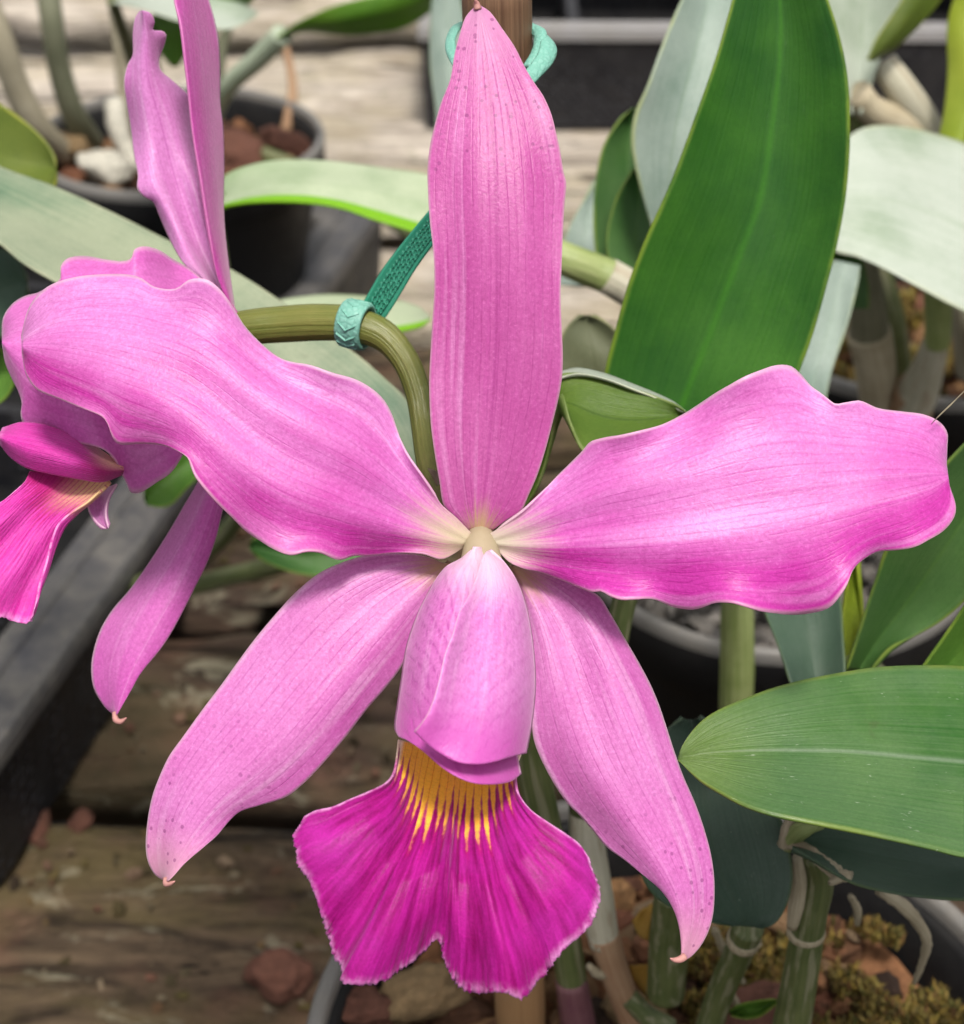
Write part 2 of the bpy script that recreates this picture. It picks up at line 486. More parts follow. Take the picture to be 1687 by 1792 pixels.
def chip_mat(name, cols, rough=0.85):
    m = NT(name)
    ob = m.coord('Object')
    r = m.n('ShaderNodeNewGeometry').outputs['Random Per Island']
    cr_ = m.n('ShaderNodeValToRGB', {0: r})
    el = cr_.color_ramp.elements
    while len(el) < len(cols): el.new(0.5)
    for i, c in enumerate(cols):
        el[i].position = i / max(1, len(cols) - 1)
        el[i].color = (*c, 1)
    nz = m.noise(ob, 320.0, 6.0, 0.7)
    col = m.mix(1.0, cr_.outputs[0], m.n('ShaderNodeCombineColor', {0: m.ma('MULTIPLY_ADD', nz, 1.6, 0.2), 1: m.ma('MULTIPLY_ADD', nz, 1.5, 0.2), 2: m.ma('MULTIPLY_ADD', nz, 1.4, 0.2)}).outputs[0], 'MULTIPLY')
    return m.bsdf(col, rough, m.bump(m.noise(m.mapv(ob, (500, 500, 1400)), 1.0, 5.0, 0.7), 0.0015, 0.9), Specular_IOR_Level=0.25)

BENCH = 0.75
RIM = CAM[2] - 0.335
SOIL = RIM - 0.014

# ------------------------------------------------------------------ setting: ground and slatted bench
gm = NT('ground_soil')
gcol = gm.mix(gm.noise(gm.coord('Object'), 9.0, 8.0, 0.7), (0.012, 0.010, 0.008), (0.045, 0.036, 0.026))
ground_mat = gm.bsdf(gcol, 0.95, gm.bump(gm.noise(gm.coord('Object'), 40.0, 8.0), 0.02, 1.0))
o = mesh_obj('ground', [(-12, -12, 0), (12, -12, 0), (12, 12, 0), (-12, 12, 0)], [(0, 1, 2, 3)], ground_mat)
tag(o, 'dark bare soil far below the slatted bench', 'ground', kind='structure')

bench = thing('slatted_bench', (0, 0.9, 0), 'weathered mossy bench of grey brown wooden slats under the pots', 'bench')
wood = [wood_mat('weathered_wood_mossy', (0.018, 0.012, 0.009), (0.16, 0.112, 0.072), 0.55, (0.15, 0.118, 0.048), 0.0, 0.45),
        wood_mat('weathered_wood_brown', (0.02, 0.013, 0.011), (0.14, 0.092, 0.066), 0.35, (0.11, 0.10, 0.04), 3.1, 0.5),
        wood_mat('weathered_wood_pale_lit', (0.33, 0.28, 0.235), (0.74, 0.66, 0.57), 0.35, (0.36, 0.29, 0.14), 6.3, 0.1)]  # far planks: bright light there is put into the paler wood colour
def plank(y0, y1, mat, tilt, seed, th=0.03, x0=-0.75, x1=0.75):
    nx, prof = 150, []
    w = y1 - y0
    for a in np.linspace(0, 1, 13):                      # top
        prof.append((y0 + w * a, 0.0))
    prof += [(y1 + 0.001, -0.004), (y1, -th), (y0, -th), (y0 - 0.001, -0.004)]
    V = []
    for i in range(nx):
        x = x0 + (x1 - x0) * i / (nx - 1)
        for (y, z) in prof:
            q = Vector((x * 9 + seed * 7, y * 42 + seed, z * 42))
            e = min(abs(y - y0), abs(y - y1)) < 0.004
            dz = mnoise.fractal(q, 0.9, 2.0, 5) * 0.0055
            dy = mnoise.fractal(q + Vector((31, 7, 3)), 0.9, 2.0, 4) * (0.006 if e else 0.001)
            if e and z > -0.001: dz -= 0.003 + 0.003 * mnoise.noise(q * 0.8)
            V.append((x, y + dy + tilt * x, BENCH + z + dz))
    k = len(prof); Fc = []
    for i in range(nx - 1):
        for j in range(k):
            j2 = (j + 1) % k
            Fc.append((i * k + j, (i + 1) * k + j, (i + 1) * k + j2, i * k + j2))
    Fc.append(tuple(range(k))); Fc.append(tuple((nx - 1) * k + j for j in range(k))[::-1])
    mesh_obj('plank', V, Fc, mat, bench)
for i, (y0, y1, mi, ti) in enumerate([(0.255, 0.355, 1, 0.0), (0.375, 0.492, 0, -0.10), (0.528, 0.622, 1, -0.03), (0.655, 0.765, 1, 0.0),
                                      (0.79, 0.895, 0, 0.01), (0.92, 1.03, 2, 0.0), (1.055, 1.17, 2, 0.01), (1.185, 1.40, 2, 0.0), (1.49, 1.62, 2, -0.01), (1.70, 1.83, 2, 0)]):
    plank(y0, y1, wood[mi], ti, i * 3.7)
for x in (-0.6, 0.0, 0.6):
    m_ = [(x - 0.03, 0.24, BENCH - 0.10), (x + 0.03, 0.24, BENCH - 0.10), (x + 0.03, 1.84, BENCH - 0.10), (x - 0.03, 1.84, BENCH - 0.10)]
    m_ += [(a, b, BENCH - 0.034) for a, b, c in m_]
    mesh_obj('bearer', m_, [(0, 3, 2, 1), (4, 5, 6, 7), (0, 1, 5, 4), (1, 2, 6, 5), (2, 3, 7, 6), (3, 0, 4, 7)], wood[1], bench, smooth=False)
for x in (-0.6, 0.6):
    for y in (0.3, 1.75):
        m_ = [(x - 0.03, y - 0.03, 0.0), (x + 0.03, y - 0.03, 0.0), (x + 0.03, y + 0.03, 0.0), (x - 0.03, y + 0.03, 0.0)]
        m_ += [(a, b, BENCH - 0.102) for a, b, c in m_]
        mesh_obj('leg', m_, [(0, 3, 2, 1), (4, 5, 6, 7), (0, 1, 5, 4), (1, 2, 6, 5), (2, 3, 7, 6), (3, 0, 4, 7)], wood[1], bench, smooth=False)

# ------------------------------------------------------------------ pots, trays
pot_mat = plastic_mat('black_pot_plastic', (0.006, 0.006, 0.007), 0.5, dust_light=0.05)
rim_mat = plastic_mat('worn_lit_pot_rim', (0.15, 0.145, 0.14), 0.32, dust_light=0.7)  # pale ring: wear plus light on the rim painted into the plastic
tray_mat = plastic_mat('black_tray_plastic', (0.045, 0.045, 0.052), 0.36, dust_light=0.7)  # grey rim tone: light on its top face put into the black plastic
tray_wall = plastic_mat('dimpled_tray_plastic', (0.009, 0.009, 0.012), 0.4, dots=True, dust_light=0.1)
chips_mat = chip_mat('bark_mix', [(0.018, 0.012, 0.009), (0.08, 0.04, 0.024), (0.22, 0.11, 0.055), (0.13, 0.055, 0.035), (0.03, 0.02, 0.016), (0.30, 0.17, 0.08), (0.16, 0.12, 0.08)])
red_mat = chip_mat('red_bark', [(0.10, 0.043, 0.032), (0.14, 0.066, 0.048)])
tan_mat = chip_mat('tan_bark', [(0.20, 0.14, 0.075), (0.25, 0.18, 0.10)])
grey_mat = chip_mat('grey_grit', [(0.05, 0.05, 0.055), (0.16, 0.155, 0.15), (0.30, 0.29, 0.28), (0.09, 0.085, 0.08)])

def chip(c, size, r):
    """a rough flaked lump; returns verts, faces"""
    n1, n2 = 7, 5
    V = []
    ax = r.uniform(0.55, 1.2, 3) * size
    ax[2] *= 0.55
    R_ = np.linalg.qr(r.normal(size=(3, 3)) * np.array([1, 1, 0.35]) + np.eye(3))[0]
    for i in range(n2):
        ph = -1.35 + 2.7 * i / (n2 - 1)
        for j in range(n1):
            th = 2 * math.pi * j / n1
            q = np.array([math.cos(ph) * math.cos(th), math.cos(ph) * math.sin(th), math.sin(ph)])
            q = np.sign(q) * np.abs(q)**0.75 * r.uniform(0.72, 1.18)
            V.append(q)
    V = np.array(V) * ax @ R_.T + c
    Fc = []
    for i in range(n2 - 1):
        for j in range(n1):
            Fc.append((i * n1 + j, i * n1 + (j + 1) % n1, (i + 1) * n1 + (j + 1) % n1, (i + 1) * n1 + j))
    Fc.append(tuple(range(n1))[::-1]); Fc.append(tuple((n2 - 1) * n1 + j for j in range(n1)))
    return V, Fc

def pot(cx, cy, R, rim_z, label, low=None):
    b = BENCH + 0.004
    t = thing('plant_pot', (cx, cy, b), label, 'pot', 'black plastic orchid pots')
    h = rim_z - b
    pr = [(0.0, b), (R * 0.68, b), (R * 0.70, b + 0.004), (R * 0.93, rim_z - 0.024), (R * 0.955, rim_z - 0.022)]
    inn = [(R * 0.96, rim_z - 0.003), (R * 0.93, rim_z - 0.006), (R * 0.90, rim_z - 0.03), (R * 0.80, b + h * 0.5), (0.0, b + h * 0.5 - 0.002)]
    body = lathe('body', t, pr + [(R * 0.97, rim_z - 0.02)] + inn, (cx, cy), pot_mat)
    lathe('rim', t, [(R * 0.975, rim_z - 0.021), (R * 0.998, rim_z - 0.020), (R * 1.0, rim_z - 0.003), (R * 0.99, rim_z), (R * 0.965, rim_z + 0.0003),
                     (R * 0.955, rim_z - 0.003), (R * 0.95, rim_z - 0.010)], (cx, cy), pot_mat)
    lathe('rim_edge', t, [(R * 1.0005, rim_z - 0.0045), (R * 1.004, rim_z - 0.003), (R * 1.003, rim_z - 0.0005), (R * 0.99, rim_z + 0.0008), (R * 0.962, rim_z + 0.0008), (R * 0.954, rim_z - 0.001), (R * 0.953, rim_z - 0.004)], (cx, cy), rim_mat)
    return t

def mix(cx, cy, R, z, mat, label, n, sz=(0.004, 0.010), seed=1, clear=None):
    r = np.random.RandomState(seed)
    V, Fc = [], []
    m_, seg = 14, 40                                     # lumpy bed
    for i in range(m_ + 1):
        for j in range(seg):
            a, rr = 2 * math.pi * j / seg, R * 0.895 * i / m_
            x, y = cx + rr * math.cos(a), cy + rr * math.sin(a)
            V.append((x, y, z - 0.008 + 0.008 * mnoise.fractal(Vector((x * 60, y * 60, 3)), 0.8, 2.0, 5)))
    for i in range(m_):
        for j in range(seg):
            j2 = (j + 1) % seg
            Fc.append((i * seg + j, (i + 1) * seg + j, (i + 1) * seg + j2, i * seg + j2))
    for _ in range(n):
        a, rr = r.uniform(0, 6.283), R * 0.86 * math.sqrt(r.rand())
        s_ = r.uniform(*sz)
        v, f = chip(np.array([cx + rr * math.cos(a), cy + rr * math.sin(a), z - 0.004 + r.uniform(-0.003, 0.006)]), s_ if rr < R * 0.75 else s_ * 0.6, r)
        k = len(V); V.extend(v.tolist()); Fc.extend([tuple(q + k for q in ff) for ff in f])
    o = mesh_obj('potting_mix', V, Fc, mat, None, None, False, (cx, cy, z))
    return tag(o, label, 'potting mix', kind='stuff')

PA, PB, PC, PD = (0.046, 0.285, 0.088), (0.0985, 0.503, 0.068), (0.185, 0.672, 0.080), (-0.155, 0.866, 0.0745)
pot(*PA, RIM, 'black plastic pot with pale worn, lit rim at bottom, holding the flowering orchid')
pot(*PB, RIM, 'black plastic pot with grey grit seen under the right petal')
pot(*PC, RIM, 'black plastic pot with yellow moss behind the right petal tip')
pot(*PD, RIM, 'black plastic pot with reddish bark at upper left behind the side flower')
mix(*PA, SOIL, chips_mat, 'dark brown bark mix with small chips in the front pot', 420, (0.003, 0.0085), 1)
mix(*PB, SOIL, grey_mat, 'grey gritty potting mix in the pot under right petal', 260, (0.003, 0.007), 2)
mix(*PC, SOIL, chips_mat, 'brown bark mix under yellow moss at right edge', 260, (0.004, 0.010), 3)
mix(*PD, SOIL - 0.004, chips_mat, 'reddish bark and soil in the pot at upper left', 260, (0.004, 0.012), 4)

def ground_at(px, py, z):
    u_ = (PH / 2 - py) / F
    d = (CAM[2] - z) / (math.sin(PITCH) - u_ * math.cos(PITCH))
    return P(np.array(px), np.array(py), np.array(d))

def lump(name, px, py, z, size, mat, label, cat, seed, group=None, flat=1.0):
    """irregular flaked piece with layered sides"""
    r = np.random.RandomState(seed)
    c = ground_at(px, py, z)
    ax = np.array([1.25, 0.85, 0.55]) * r.uniform(0.8, 1.15, 3) * size
    rot = r.uniform(0, 6.28); tl_ = r.uniform(-0.4, 0.4)
    n1, n2 = 28, 15
    V, Fc = [], []
    for i in range(n2):
        ph = -1.45 + 2.9 * i / (n2 - 1)
        for j in range(n1):
            th = 2 * math.pi * j / n1
            q = np.array([math.cos(ph) * math.cos(th), math.cos(ph) * math.sin(th), math.sin(ph)])
            q = np.sign(q) * np.abs(q)**0.8
            f = 1 + 0.27 * mnoise.fractal(Vector(q * 1.3) + Vector((seed, 0, 0)), 0.7, 2.0, 5) + 0.10 * mnoise.noise(Vector((q[0] * 2, q[1] * 2, q[2] * 9 + seed)))
            q = q * ax * f
            q = np.array([q[0] * math.cos(rot) - q[1] * math.sin(rot), q[0] * math.sin(rot) + q[1] * math.cos(rot), q[2] + tl_ * q[0]])
            V.append(q + c)
    for i in range(n2 - 1):
        for j in range(n1):
            Fc.append((i * n1 + j, i * n1 + (j + 1) % n1, (i + 1) * n1 + (j + 1) % n1, (i + 1) * n1 + j))
    Fc.append(tuple(range(n1))[::-1]); Fc.append(tuple((n2 - 1) * n1 + j for j in range(n1)))
    return tag(mesh_obj(name, V, Fc, mat, None, None, True, tuple(c)), label, cat, group)
lump('bark_chip', 488, 1703, BENCH + 0.005, 0.0095, red_mat, 'reddish brown bark chip lying on the mossy plank left of front pot', 'bark chip', 5)
lump('bark_chip', 735, 1740, SOIL + 0.004, 0.0075, tan_mat, 'tan bark piece showing under the notch of the magenta lip', 'bark chip', 8)
lump('bark_chip', 1320, 1785, SOIL + 0.008, 0.0105, red_mat, 'large red brown bark chip at bottom edge between green canes', 'bark chip', 12)
lump('bark_chip', 1115, 1775, SOIL + 0.004, 0.0075, tan_mat, 'pale bark chip beside the purple sheathed cane', 'bark chip', 15)
lump('bark_chip', 640, 1765, SOIL + 0.004, 0.0065, red_mat, 'small red bark chip just inside the front pot rim', 'bark chip', 16)
lump('bark_chip', 500, 255, SOIL + 0.004, 0.013, red_mat, 'red bark chip by the right rim of the upper left pot', 'bark chip', 21)
lump('bark_chip', 415, 265, SOIL + 0.006, 0.016, red_mat, 'largest red bark chip beside the upright side sepal', 'bark chip', 22)
lump('bark_chip', 118, 255, SOIL + 0.008, 0.011, tan_mat, 'orange tan bark chip at left of the upper left pot', 'bark chip', 23)
white_mat = chip_mat('white_root', [(0.55, 0.55, 0.5), (0.5, 0.5, 0.45)], 0.6)
lump('perlite_lump', 185, 292, SOIL + 0.008, 0.011, white_mat, 'white perlite lump in upper left pot beneath the white root', 'perlite', 31)
lump('stone', 60, 1445, BENCH + 0.001, 0.0065, red_mat, 'dull pinkish brown stone beside the tray on the mossy plank', 'stone', 33)
lump('bark_chip', 140, 1440, BENCH + 0.001, 0.005, red_mat, 'dull red bark chip next to the larger stone by tray', 'bark chip', 34)

r_ = np.random.RandomState(77)
V, Fc = [], []
for _ in range(420):
    x, y = r_.uniform(-0.24, 0.05), r_.choice([r_.uniform(0.38, 0.49), r_.uniform(0.53, 0.62), r_.uniform(0.66, 0.76)])
    v, f = chip(np.array([x, y - 0.10 * x * (y < 0.5), BENCH + 0.001]), r_.uniform(0.0008, 0.0035), r_)
    k = len(V); V.extend(v.tolist()); Fc.extend([tuple(q + k for q in ff) for ff in f])
deb = chip_mat('plank_debris', [(0.03, 0.02, 0.015), (0.10, 0.085, 0.03), (0.14, 0.07, 0.05), (0.20, 0.17, 0.12), (0.05, 0.04, 0.02)])
tag(mesh_obj('debris', V, Fc, deb, None, None, False, (-0.1, 0.5, BENCH)), 'small bark crumbs and moss bits scattered over the planks', 'debris', kind='stuff')

def tray(name, A, B, side, W, zr, fl, label, slots=6, rmat=None):
    """open carry tray: A to B is the outer rim edge (x, y) facing us; W its width away from it"""
    A, B = np.array(A), np.array(B)
    L = np.linalg.norm(B - A); e = (B - A) / L
    nrm = np.array([-e[1], e[0]]) * side                # towards the tray's inside
    zb = BENCH + 0.003
    t = thing(name, (*(A + e * L / 2 + nrm * W / 2), zb), label, 'tray', 'black plastic carry trays')
    def q(a, b, z): return (*(A + e * a + nrm * b), z)
    def ring(i, z): return [q(i, i, z), q(L - i, i, z), q(L - i, W - i, z), q(i, W - i, z)]
    def band(nm, loops, mat):
        V = sum(loops, []); Fc = []
        for k in range(len(loops) - 1):
            for j in range(4):
                j2 = (j + 1) % 4
                Fc.append((k * 4 + j, k * 4 + j2, (k + 1) * 4 + j2, (k + 1) * 4 + j))
        ob = mesh_obj(nm, V, Fc, mat, t, smooth=False)
        bv = ob.modifiers.new('bev', 'BEVEL'); bv.width = 0.0016; bv.segments = 3; bv.limit_method = 'ANGLE'
        return ob
    band('wall', [ring(0.005, zb), ring(0.0025, zr - 0.006), ring(0.005, zr - 0.006), ring(0.008, zb)], tray_wall)
    band('rim_ridge', [ring(0.0005, zr + 0.0002), ring(0.0008, zr + 0.0022), ring(0.0032, zr + 0.0022), ring(0.0042, zr + 0.0002)], rmat or tray_mat)
    band('rim_ridge', [ring(fl * 0.62, zr + 0.0002), ring(fl * 0.62 + 0.0006, zr + 0.0014), ring(fl * 0.62 + 0.0022, zr + 0.0014), ring(fl * 0.62 + 0.003, zr + 0.0002)], rmat or tray_mat)
    band('rim', [ring(0.0, zr - 0.007), ring(0.0, zr - 0.001), ring(0.001, zr), ring(fl - 0.001, zr), ring(fl, zr - 0.002), ring(fl + 0.004, zr - 0.03), ring(fl + 0.002, zr - 0.03), ring(fl - 0.003, zr - 0.007)], rmat or tray_mat)
    for k in range(1, slots):
        a = L * k / slots
        V = []
        for (b, z) in ((fl, zr - 0.012), (W - fl, zr - 0.012), (W - fl, zb + 0.002), (fl, zb + 0.002)):
            V += [q(a - 0.004, b, z), q(a + 0.004, b, z)]
        mesh_obj('divider', V, [(0, 1, 3, 2), (2, 3, 5, 4), (4, 5, 7, 6), (6, 7, 1, 0), (0, 2, 4, 6), (1, 7, 5, 3)], tray_wall, t, smooth=False)
    V = ring(0.012, zb) + ring(0.012, zb + 0.002)
    mesh_obj('base', V, [(0, 3, 2, 1), (4, 5, 6, 7), (0, 1, 5, 4), (1, 2, 6, 5), (2, 3, 7, 6), (3, 0, 4, 7)], pot_mat, t, smooth=False)
    return t
tray('plant_tray', (-0.2, 0.344), (-0.0542, 0.960), 1, 0.36, CAM[2] - 0.41, 0.031, 'black plastic tray with grey rim running diagonally at left behind side flower', 5)
tray('plant_tray', (-0.045, 1.222), (0.62, 1.215), 1, 0.28, CAM[2] - 0.395, 0.024, 'black plastic tray with pale rim standing behind the bamboo stake', 6, plastic_mat('sky_lit_tray_rim', (0.24, 0.235, 0.24), 0.4, dust_light=0.8))  # pale rim colour stands in for sky reflected on its upper face

# ------------------------------------------------------------------ flower materials
PINK, DEEP = (0.66, 0.155, 0.50), (0.56, 0.06, 0.36)
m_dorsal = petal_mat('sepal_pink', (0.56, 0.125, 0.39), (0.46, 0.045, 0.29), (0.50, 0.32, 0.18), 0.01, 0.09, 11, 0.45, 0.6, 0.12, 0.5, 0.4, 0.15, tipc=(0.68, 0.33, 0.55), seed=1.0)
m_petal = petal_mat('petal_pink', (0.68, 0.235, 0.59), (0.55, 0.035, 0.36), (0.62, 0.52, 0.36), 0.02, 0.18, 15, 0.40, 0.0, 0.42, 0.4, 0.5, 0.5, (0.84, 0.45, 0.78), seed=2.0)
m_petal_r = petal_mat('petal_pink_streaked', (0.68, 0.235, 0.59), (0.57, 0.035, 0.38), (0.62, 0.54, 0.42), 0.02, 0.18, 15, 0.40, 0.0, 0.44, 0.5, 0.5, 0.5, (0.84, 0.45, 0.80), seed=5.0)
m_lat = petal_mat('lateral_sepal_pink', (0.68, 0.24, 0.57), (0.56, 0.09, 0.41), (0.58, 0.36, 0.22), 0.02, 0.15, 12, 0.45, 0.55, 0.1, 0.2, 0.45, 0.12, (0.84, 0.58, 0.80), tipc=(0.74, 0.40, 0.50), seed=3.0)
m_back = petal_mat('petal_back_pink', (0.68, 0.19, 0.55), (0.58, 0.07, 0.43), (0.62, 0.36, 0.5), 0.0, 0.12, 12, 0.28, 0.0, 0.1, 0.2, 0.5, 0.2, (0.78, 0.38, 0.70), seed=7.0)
m_backpale = petal_mat('petal_back_pale', (0.72, 0.31, 0.65), (0.66, 0.19, 0.55), (0.78, 0.52, 0.72), 0.0, 0.3, 14, 0.4, 0.0, -0.1, 0.4, 0.6, 0.35, (0.84, 0.55, 0.80), seed=8.0)
m_backdeep = petal_mat('petal_back_deep', (0.62, 0.10, 0.44), (0.54, 0.05, 0.37), (0.56, 0.16, 0.36), 0.0, 0.1, 8, 0.35, 0.0, -0.2, 0.3, 0.2, 0.1, (0.72, 0.25, 0.6), seed=9.0)
def lobe_mat(name, diag, A, vein):
    return petal_mat(name, A, (0.64, 0.12, 0.50), (0.86, 0.66, 0.80), 0.02, 0.36, 11, vein, 0.0, 0.0, 0.0, 0.5, 0.0, (0.86, 0.50, 0.80), 0.5, tipc=(0.60, 0.085, 0.46), seed=4.0 + diag, tipr=(0.55, 0.98), diag=diag)
m_lobe, m_lobe_r = lobe_mat('lip_tube_pink', -5.0, (0.70, 0.24, 0.60), 0.7), lobe_mat('lip_tube_pink_overlap', 5.0, (0.76, 0.34, 0.69), 0.4)

def lip_mat(name, seed=0.0, orange=True, tt=0.30, vs_=1.0, c0=(0.21, 0.001, 0.095), c1=(0.46, 0.012, 0.285), c2=(0.50, 0.035, 0.40), cv=(0.17, 0.001, 0.07)):
    m = NT(name)
    uvc, u, v = m.uv()
    s = m.ma('MULTIPLY_ADD', u, 2.0, -1.0)
    sa = m.ma('ABSOLUTE', s)
    ob = m.coord('Object')
    st = m.noise(m.mapv(uvc, (34, 2.0, 1), (seed, 0, 0)), 1.0, 4.0, 0.6)
    big = m.noise(ob, 60.0, 3.0)
    fine = m.noise(m.mapv(uvc, (85, 3.5, 1), (seed, 7, 0)), 1.0, 3.0, 0.6)
    col = m.mix(m.ma('ADD', m.ma('MULTIPLY_ADD', st, 1.4, -0.55), m.ma('MULTIPLY_ADD', fine, 1.8, -0.6), clamp=True), c0, c1)
    col = m.mix(m.ma('MULTIPLY', m.sm(big, 0.45, 0.7), 0.35), col, c2)
    wob = m.noise(m.mapv(uvc, (5, 5, 1), (seed, 3, 0)), 1.0, 3.0)
    vc = m.ma('MULTIPLY_ADD', u, 27.0, m.ma('MULTIPLY', wob, 0.8))
    ln = m.sm(m.ma('PINGPONG', vc, 0.5), 0.0, 0.36, 1.0, 0.0)
    ln = m.ma('MULTIPLY', ln, m.ma('MULTIPLY', m.sm(v, 0.45, 0.95, 0.75, 0.15), m.sm(m.noise(m.mapv(uvc, (30, 6, 1)), 1.0, 3.0), 0.3, 0.65)))
    col = m.mix(m.ma('MULTIPLY', ln, vs_), col, cv)
    # pale frilled margin
    ed = m.ma('ADD', m.sm(m.ma('ADD', v, m.ma('MULTIPLY_ADD', m.noise(ob, 160.0, 3.0), 0.10, -0.05)), 0.945, 1.02), m.sm(sa, 0.98, 1.0), clamp=True)
    edn = m.ma('MULTIPLY', ed, m.sm(m.noise(ob, 700.0, 3.0), 0.3, 0.6))
    col = m.mix(m.ma('MULTIPLY', edn, 0.62), col, (0.80, 0.42, 0.74))
    # orange throat with fingers
    fing = m.n('ShaderNodeTexNoise', {'Vector': m.mapv(uvc, (26, 0.8, 1), (seed, 0, 0)), 'Scale': 1.0, 'Detail': 3.0}).outputs[0]
    pp = m.ma('PINGPONG', m.ma('ADD', m.ma('MULTIPLY_ADD', u, 19.0, 0.25), m.ma('MULTIPLY', wob, 0.8)), 0.5)
    lim = m.ma('ADD', m.ma('MULTIPLY_ADD', m.sm(pp, 0.0, 0.5), 0.15, 0.165), m.ma('ADD', m.ma('MULTIPLY_ADD', fing, 0.24, -0.12), m.ma('MULTIPLY_ADD', m.noise(ob, 620.0, 3.0), 0.12, -0.06)))
    lim = m.ma('SUBTRACT', lim, m.ma('MULTIPLY', m.ma('MULTIPLY', s, s), 0.12))
    yf = m.sm(m.ma('SUBTRACT', lim, v), -0.055, 0.045)
    halo = m.sm(m.ma('SUBTRACT', lim, v), -0.14, 0.0)
    col = m.mix(m.ma('MULTIPLY', halo, 0.6), col, (0.36, 0.006, 0.09))
    ycol = m.mix(m.sm(pp, 0.0, 0.12, 0.8, 0.0), (0.98, 0.52, 0.05), (0.74, 0.26, 0.02))
    ycol = m.mix(m.ma('MULTIPLY', m.sm(v, 0.12, 0.38), 0.5), ycol, (0.82, 0.38, 0.11))
    ycol = m.mix(m.sm(sa, 0.86, 0.96), ycol, (0.86, 0.72, 0.52))
    if orange:
        col = m.mix(yf, col, ycol)
    else:
        col = m.mix(m.ma('MULTIPLY', m.ma('MULTIPLY', m.sm(v, 0.02, 0.34, 1.0, 0.0), m.sm(u, 0.3, 0.8)), 0.9), col, m.mix(m.sm(pp, 0.03, 0.2, 1.0, 0.0), (0.90, 0.66, 0.30), (0.66, 0.22, 0.22)))
    g = m.noise(ob, 2200.0, 2.0, 0.7)
    gg = m.ma('MULTIPLY_ADD', g, 0.6, 0.7)
    col = m.mix(1.0, col, m.n('ShaderNodeCombineColor', {0: gg, 1: gg, 2: gg}).outputs[0], 'MULTIPLY')
    h = m.ma('ADD', m.ma('MULTIPLY', st, 0.6), m.ma('MULTIPLY_ADD', ln, -0.5, m.ma('MULTIPLY', g, 0.3)))
    nrm = m.bump(h, 0.00025, 0.9)
    return m.bsdf(col, 0.45, nrm, 0.12, None, Specular_IOR_Level=0.15, Sheen_Weight=0.2, Sheen_Roughness=0.4, Sheen_Tint=(1, 0.5, 0.9, 1))
m_lip = lip_mat('lip_magenta')
m_lip2 = lip_mat('lip_magenta_side', 2.0, False, 0.3, 0.9, (0.52, 0.02, 0.28), (0.66, 0.08, 0.44), (0.74, 0.22, 0.58), (0.34, 0.004, 0.17))
cm = NT('column_cream')
m_col = cm.bsdf(cm.mix(cm.noise(cm.coord('Object'), 200.0, 3.0), (0.34, 0.28, 0.17), (0.44, 0.37, 0.25)), 0.45, None, 0.1)
m_tip = NT('dry_tip'); m_tip = m_tip.bsdf((0.50, 0.24, 0.22), 0.6, None, 0.1)

# ------------------------------------------------------------------ flowering plant
root = ground_at(1015, 1800, SOIL)
plant = thing('orchid_plant', tuple(root), 'flowering orchid with two magenta pink flowers rooted in the front pot', 'orchid', 'orchid plants')

m_stalk = cane_mat('flower_stalk_green', (0.10, 0.125, 0.02), (0.22, 0.21, 0.06), 0.8, 0.35)
m_canegreen = cane_mat('cane_green', (0.06, 0.085, 0.025), (0.15, 0.165, 0.065), 0.8, 0.5, (0.30, 0.28, 0.19), 0.5)
m_canepale = cane_mat('cane_papery', (0.36, 0.34, 0.25), (0.55, 0.52, 0.42), 0.9, 0.6, (0.22, 0.13, 0.07), 0.35)
m_canebrown = cane_mat('cane_base_brown', (0.24, 0.13, 0.07), (0.38, 0.26, 0.16), 0.8, 0.7)
m_purple = cane_mat('sheath_purple', (0.12, 0.045, 0.06), (0.22, 0.11, 0.11), 0.7, 0.6)
m_dry = cane_mat('dry_sheath', (0.30, 0.25, 0.16), (0.52, 0.46, 0.34), 0.9, 0.7)
m_canelight = cane_mat('cane_light_green', (0.17, 0.23, 0.06), (0.36, 0.40, 0.18), 1.1, 0.45)

# front flower: its column and ovary carry the other pieces
def ell(c, ax, rad, n=16, seg=20):
    return c
fl_pts = [(838, 925, 0.309), (840, 941, 0.3028), (841, 950, 0.3005), (842, 972, 0.2985), (842, 1060, 0.292), (838, 1150, 0.288)]
flower = tube('flower', plant, fl_pts, [0.0026, 0.0024, 0.0034, 0.0044, 0.0042, 0.0030], m_col, 18, 30)
tag(flower, 'open front flower with pink petals, pale tube and magenta lip')

dl = [(819, 930), (800, 908), (777, 886), (769, 843), (761, 796), (754, 743), (751, 679), (752, 639), (756, 571), (760, 500), (758, 439), (752, 386), (749, 339), (748, 296), (752, 257), (760, 221), (772, 179), (788, 138), (795, 96), (804, 61), (815, 29), (832, 10)]
dr = [(860, 930), (890, 908), (911, 896), (926, 864), (940, 832), (954, 789), (969, 732), (981, 679), (985, 636), (983, 571), (981, 518), (983, 464), (985, 411), (988, 357), (991, 321), (986, 300), (981, 268), (974, 236), (965, 200), (951, 168), (936, 146), (919, 118), (901, 82), (879, 50), (858, 21), (842, 10)]
sheet('dorsal_sepal', flower, dl, dr, [0.3005, 0.297, 0.2945, 0.293, 0.2935, 0.296, 0.299], m_dorsal, k=[0.0006, 0.0012, 0.0014, 0.0012, 0.0008, 0.001], nu=45, nv=110, th=0.0011, und=0.0004, seed=1, ruf=(0.0006, 3, 1.0, 3), fold=(0.0003, 9.0, 0.5))
# little hooked tip
tube('sepal_tip', flower, [(836, 16, 0.2992), (834, 6, 0.2988), (831, -1, 0.2978)], [0.0007, 0.0005, 0.0001], m_tip, 8, 8)

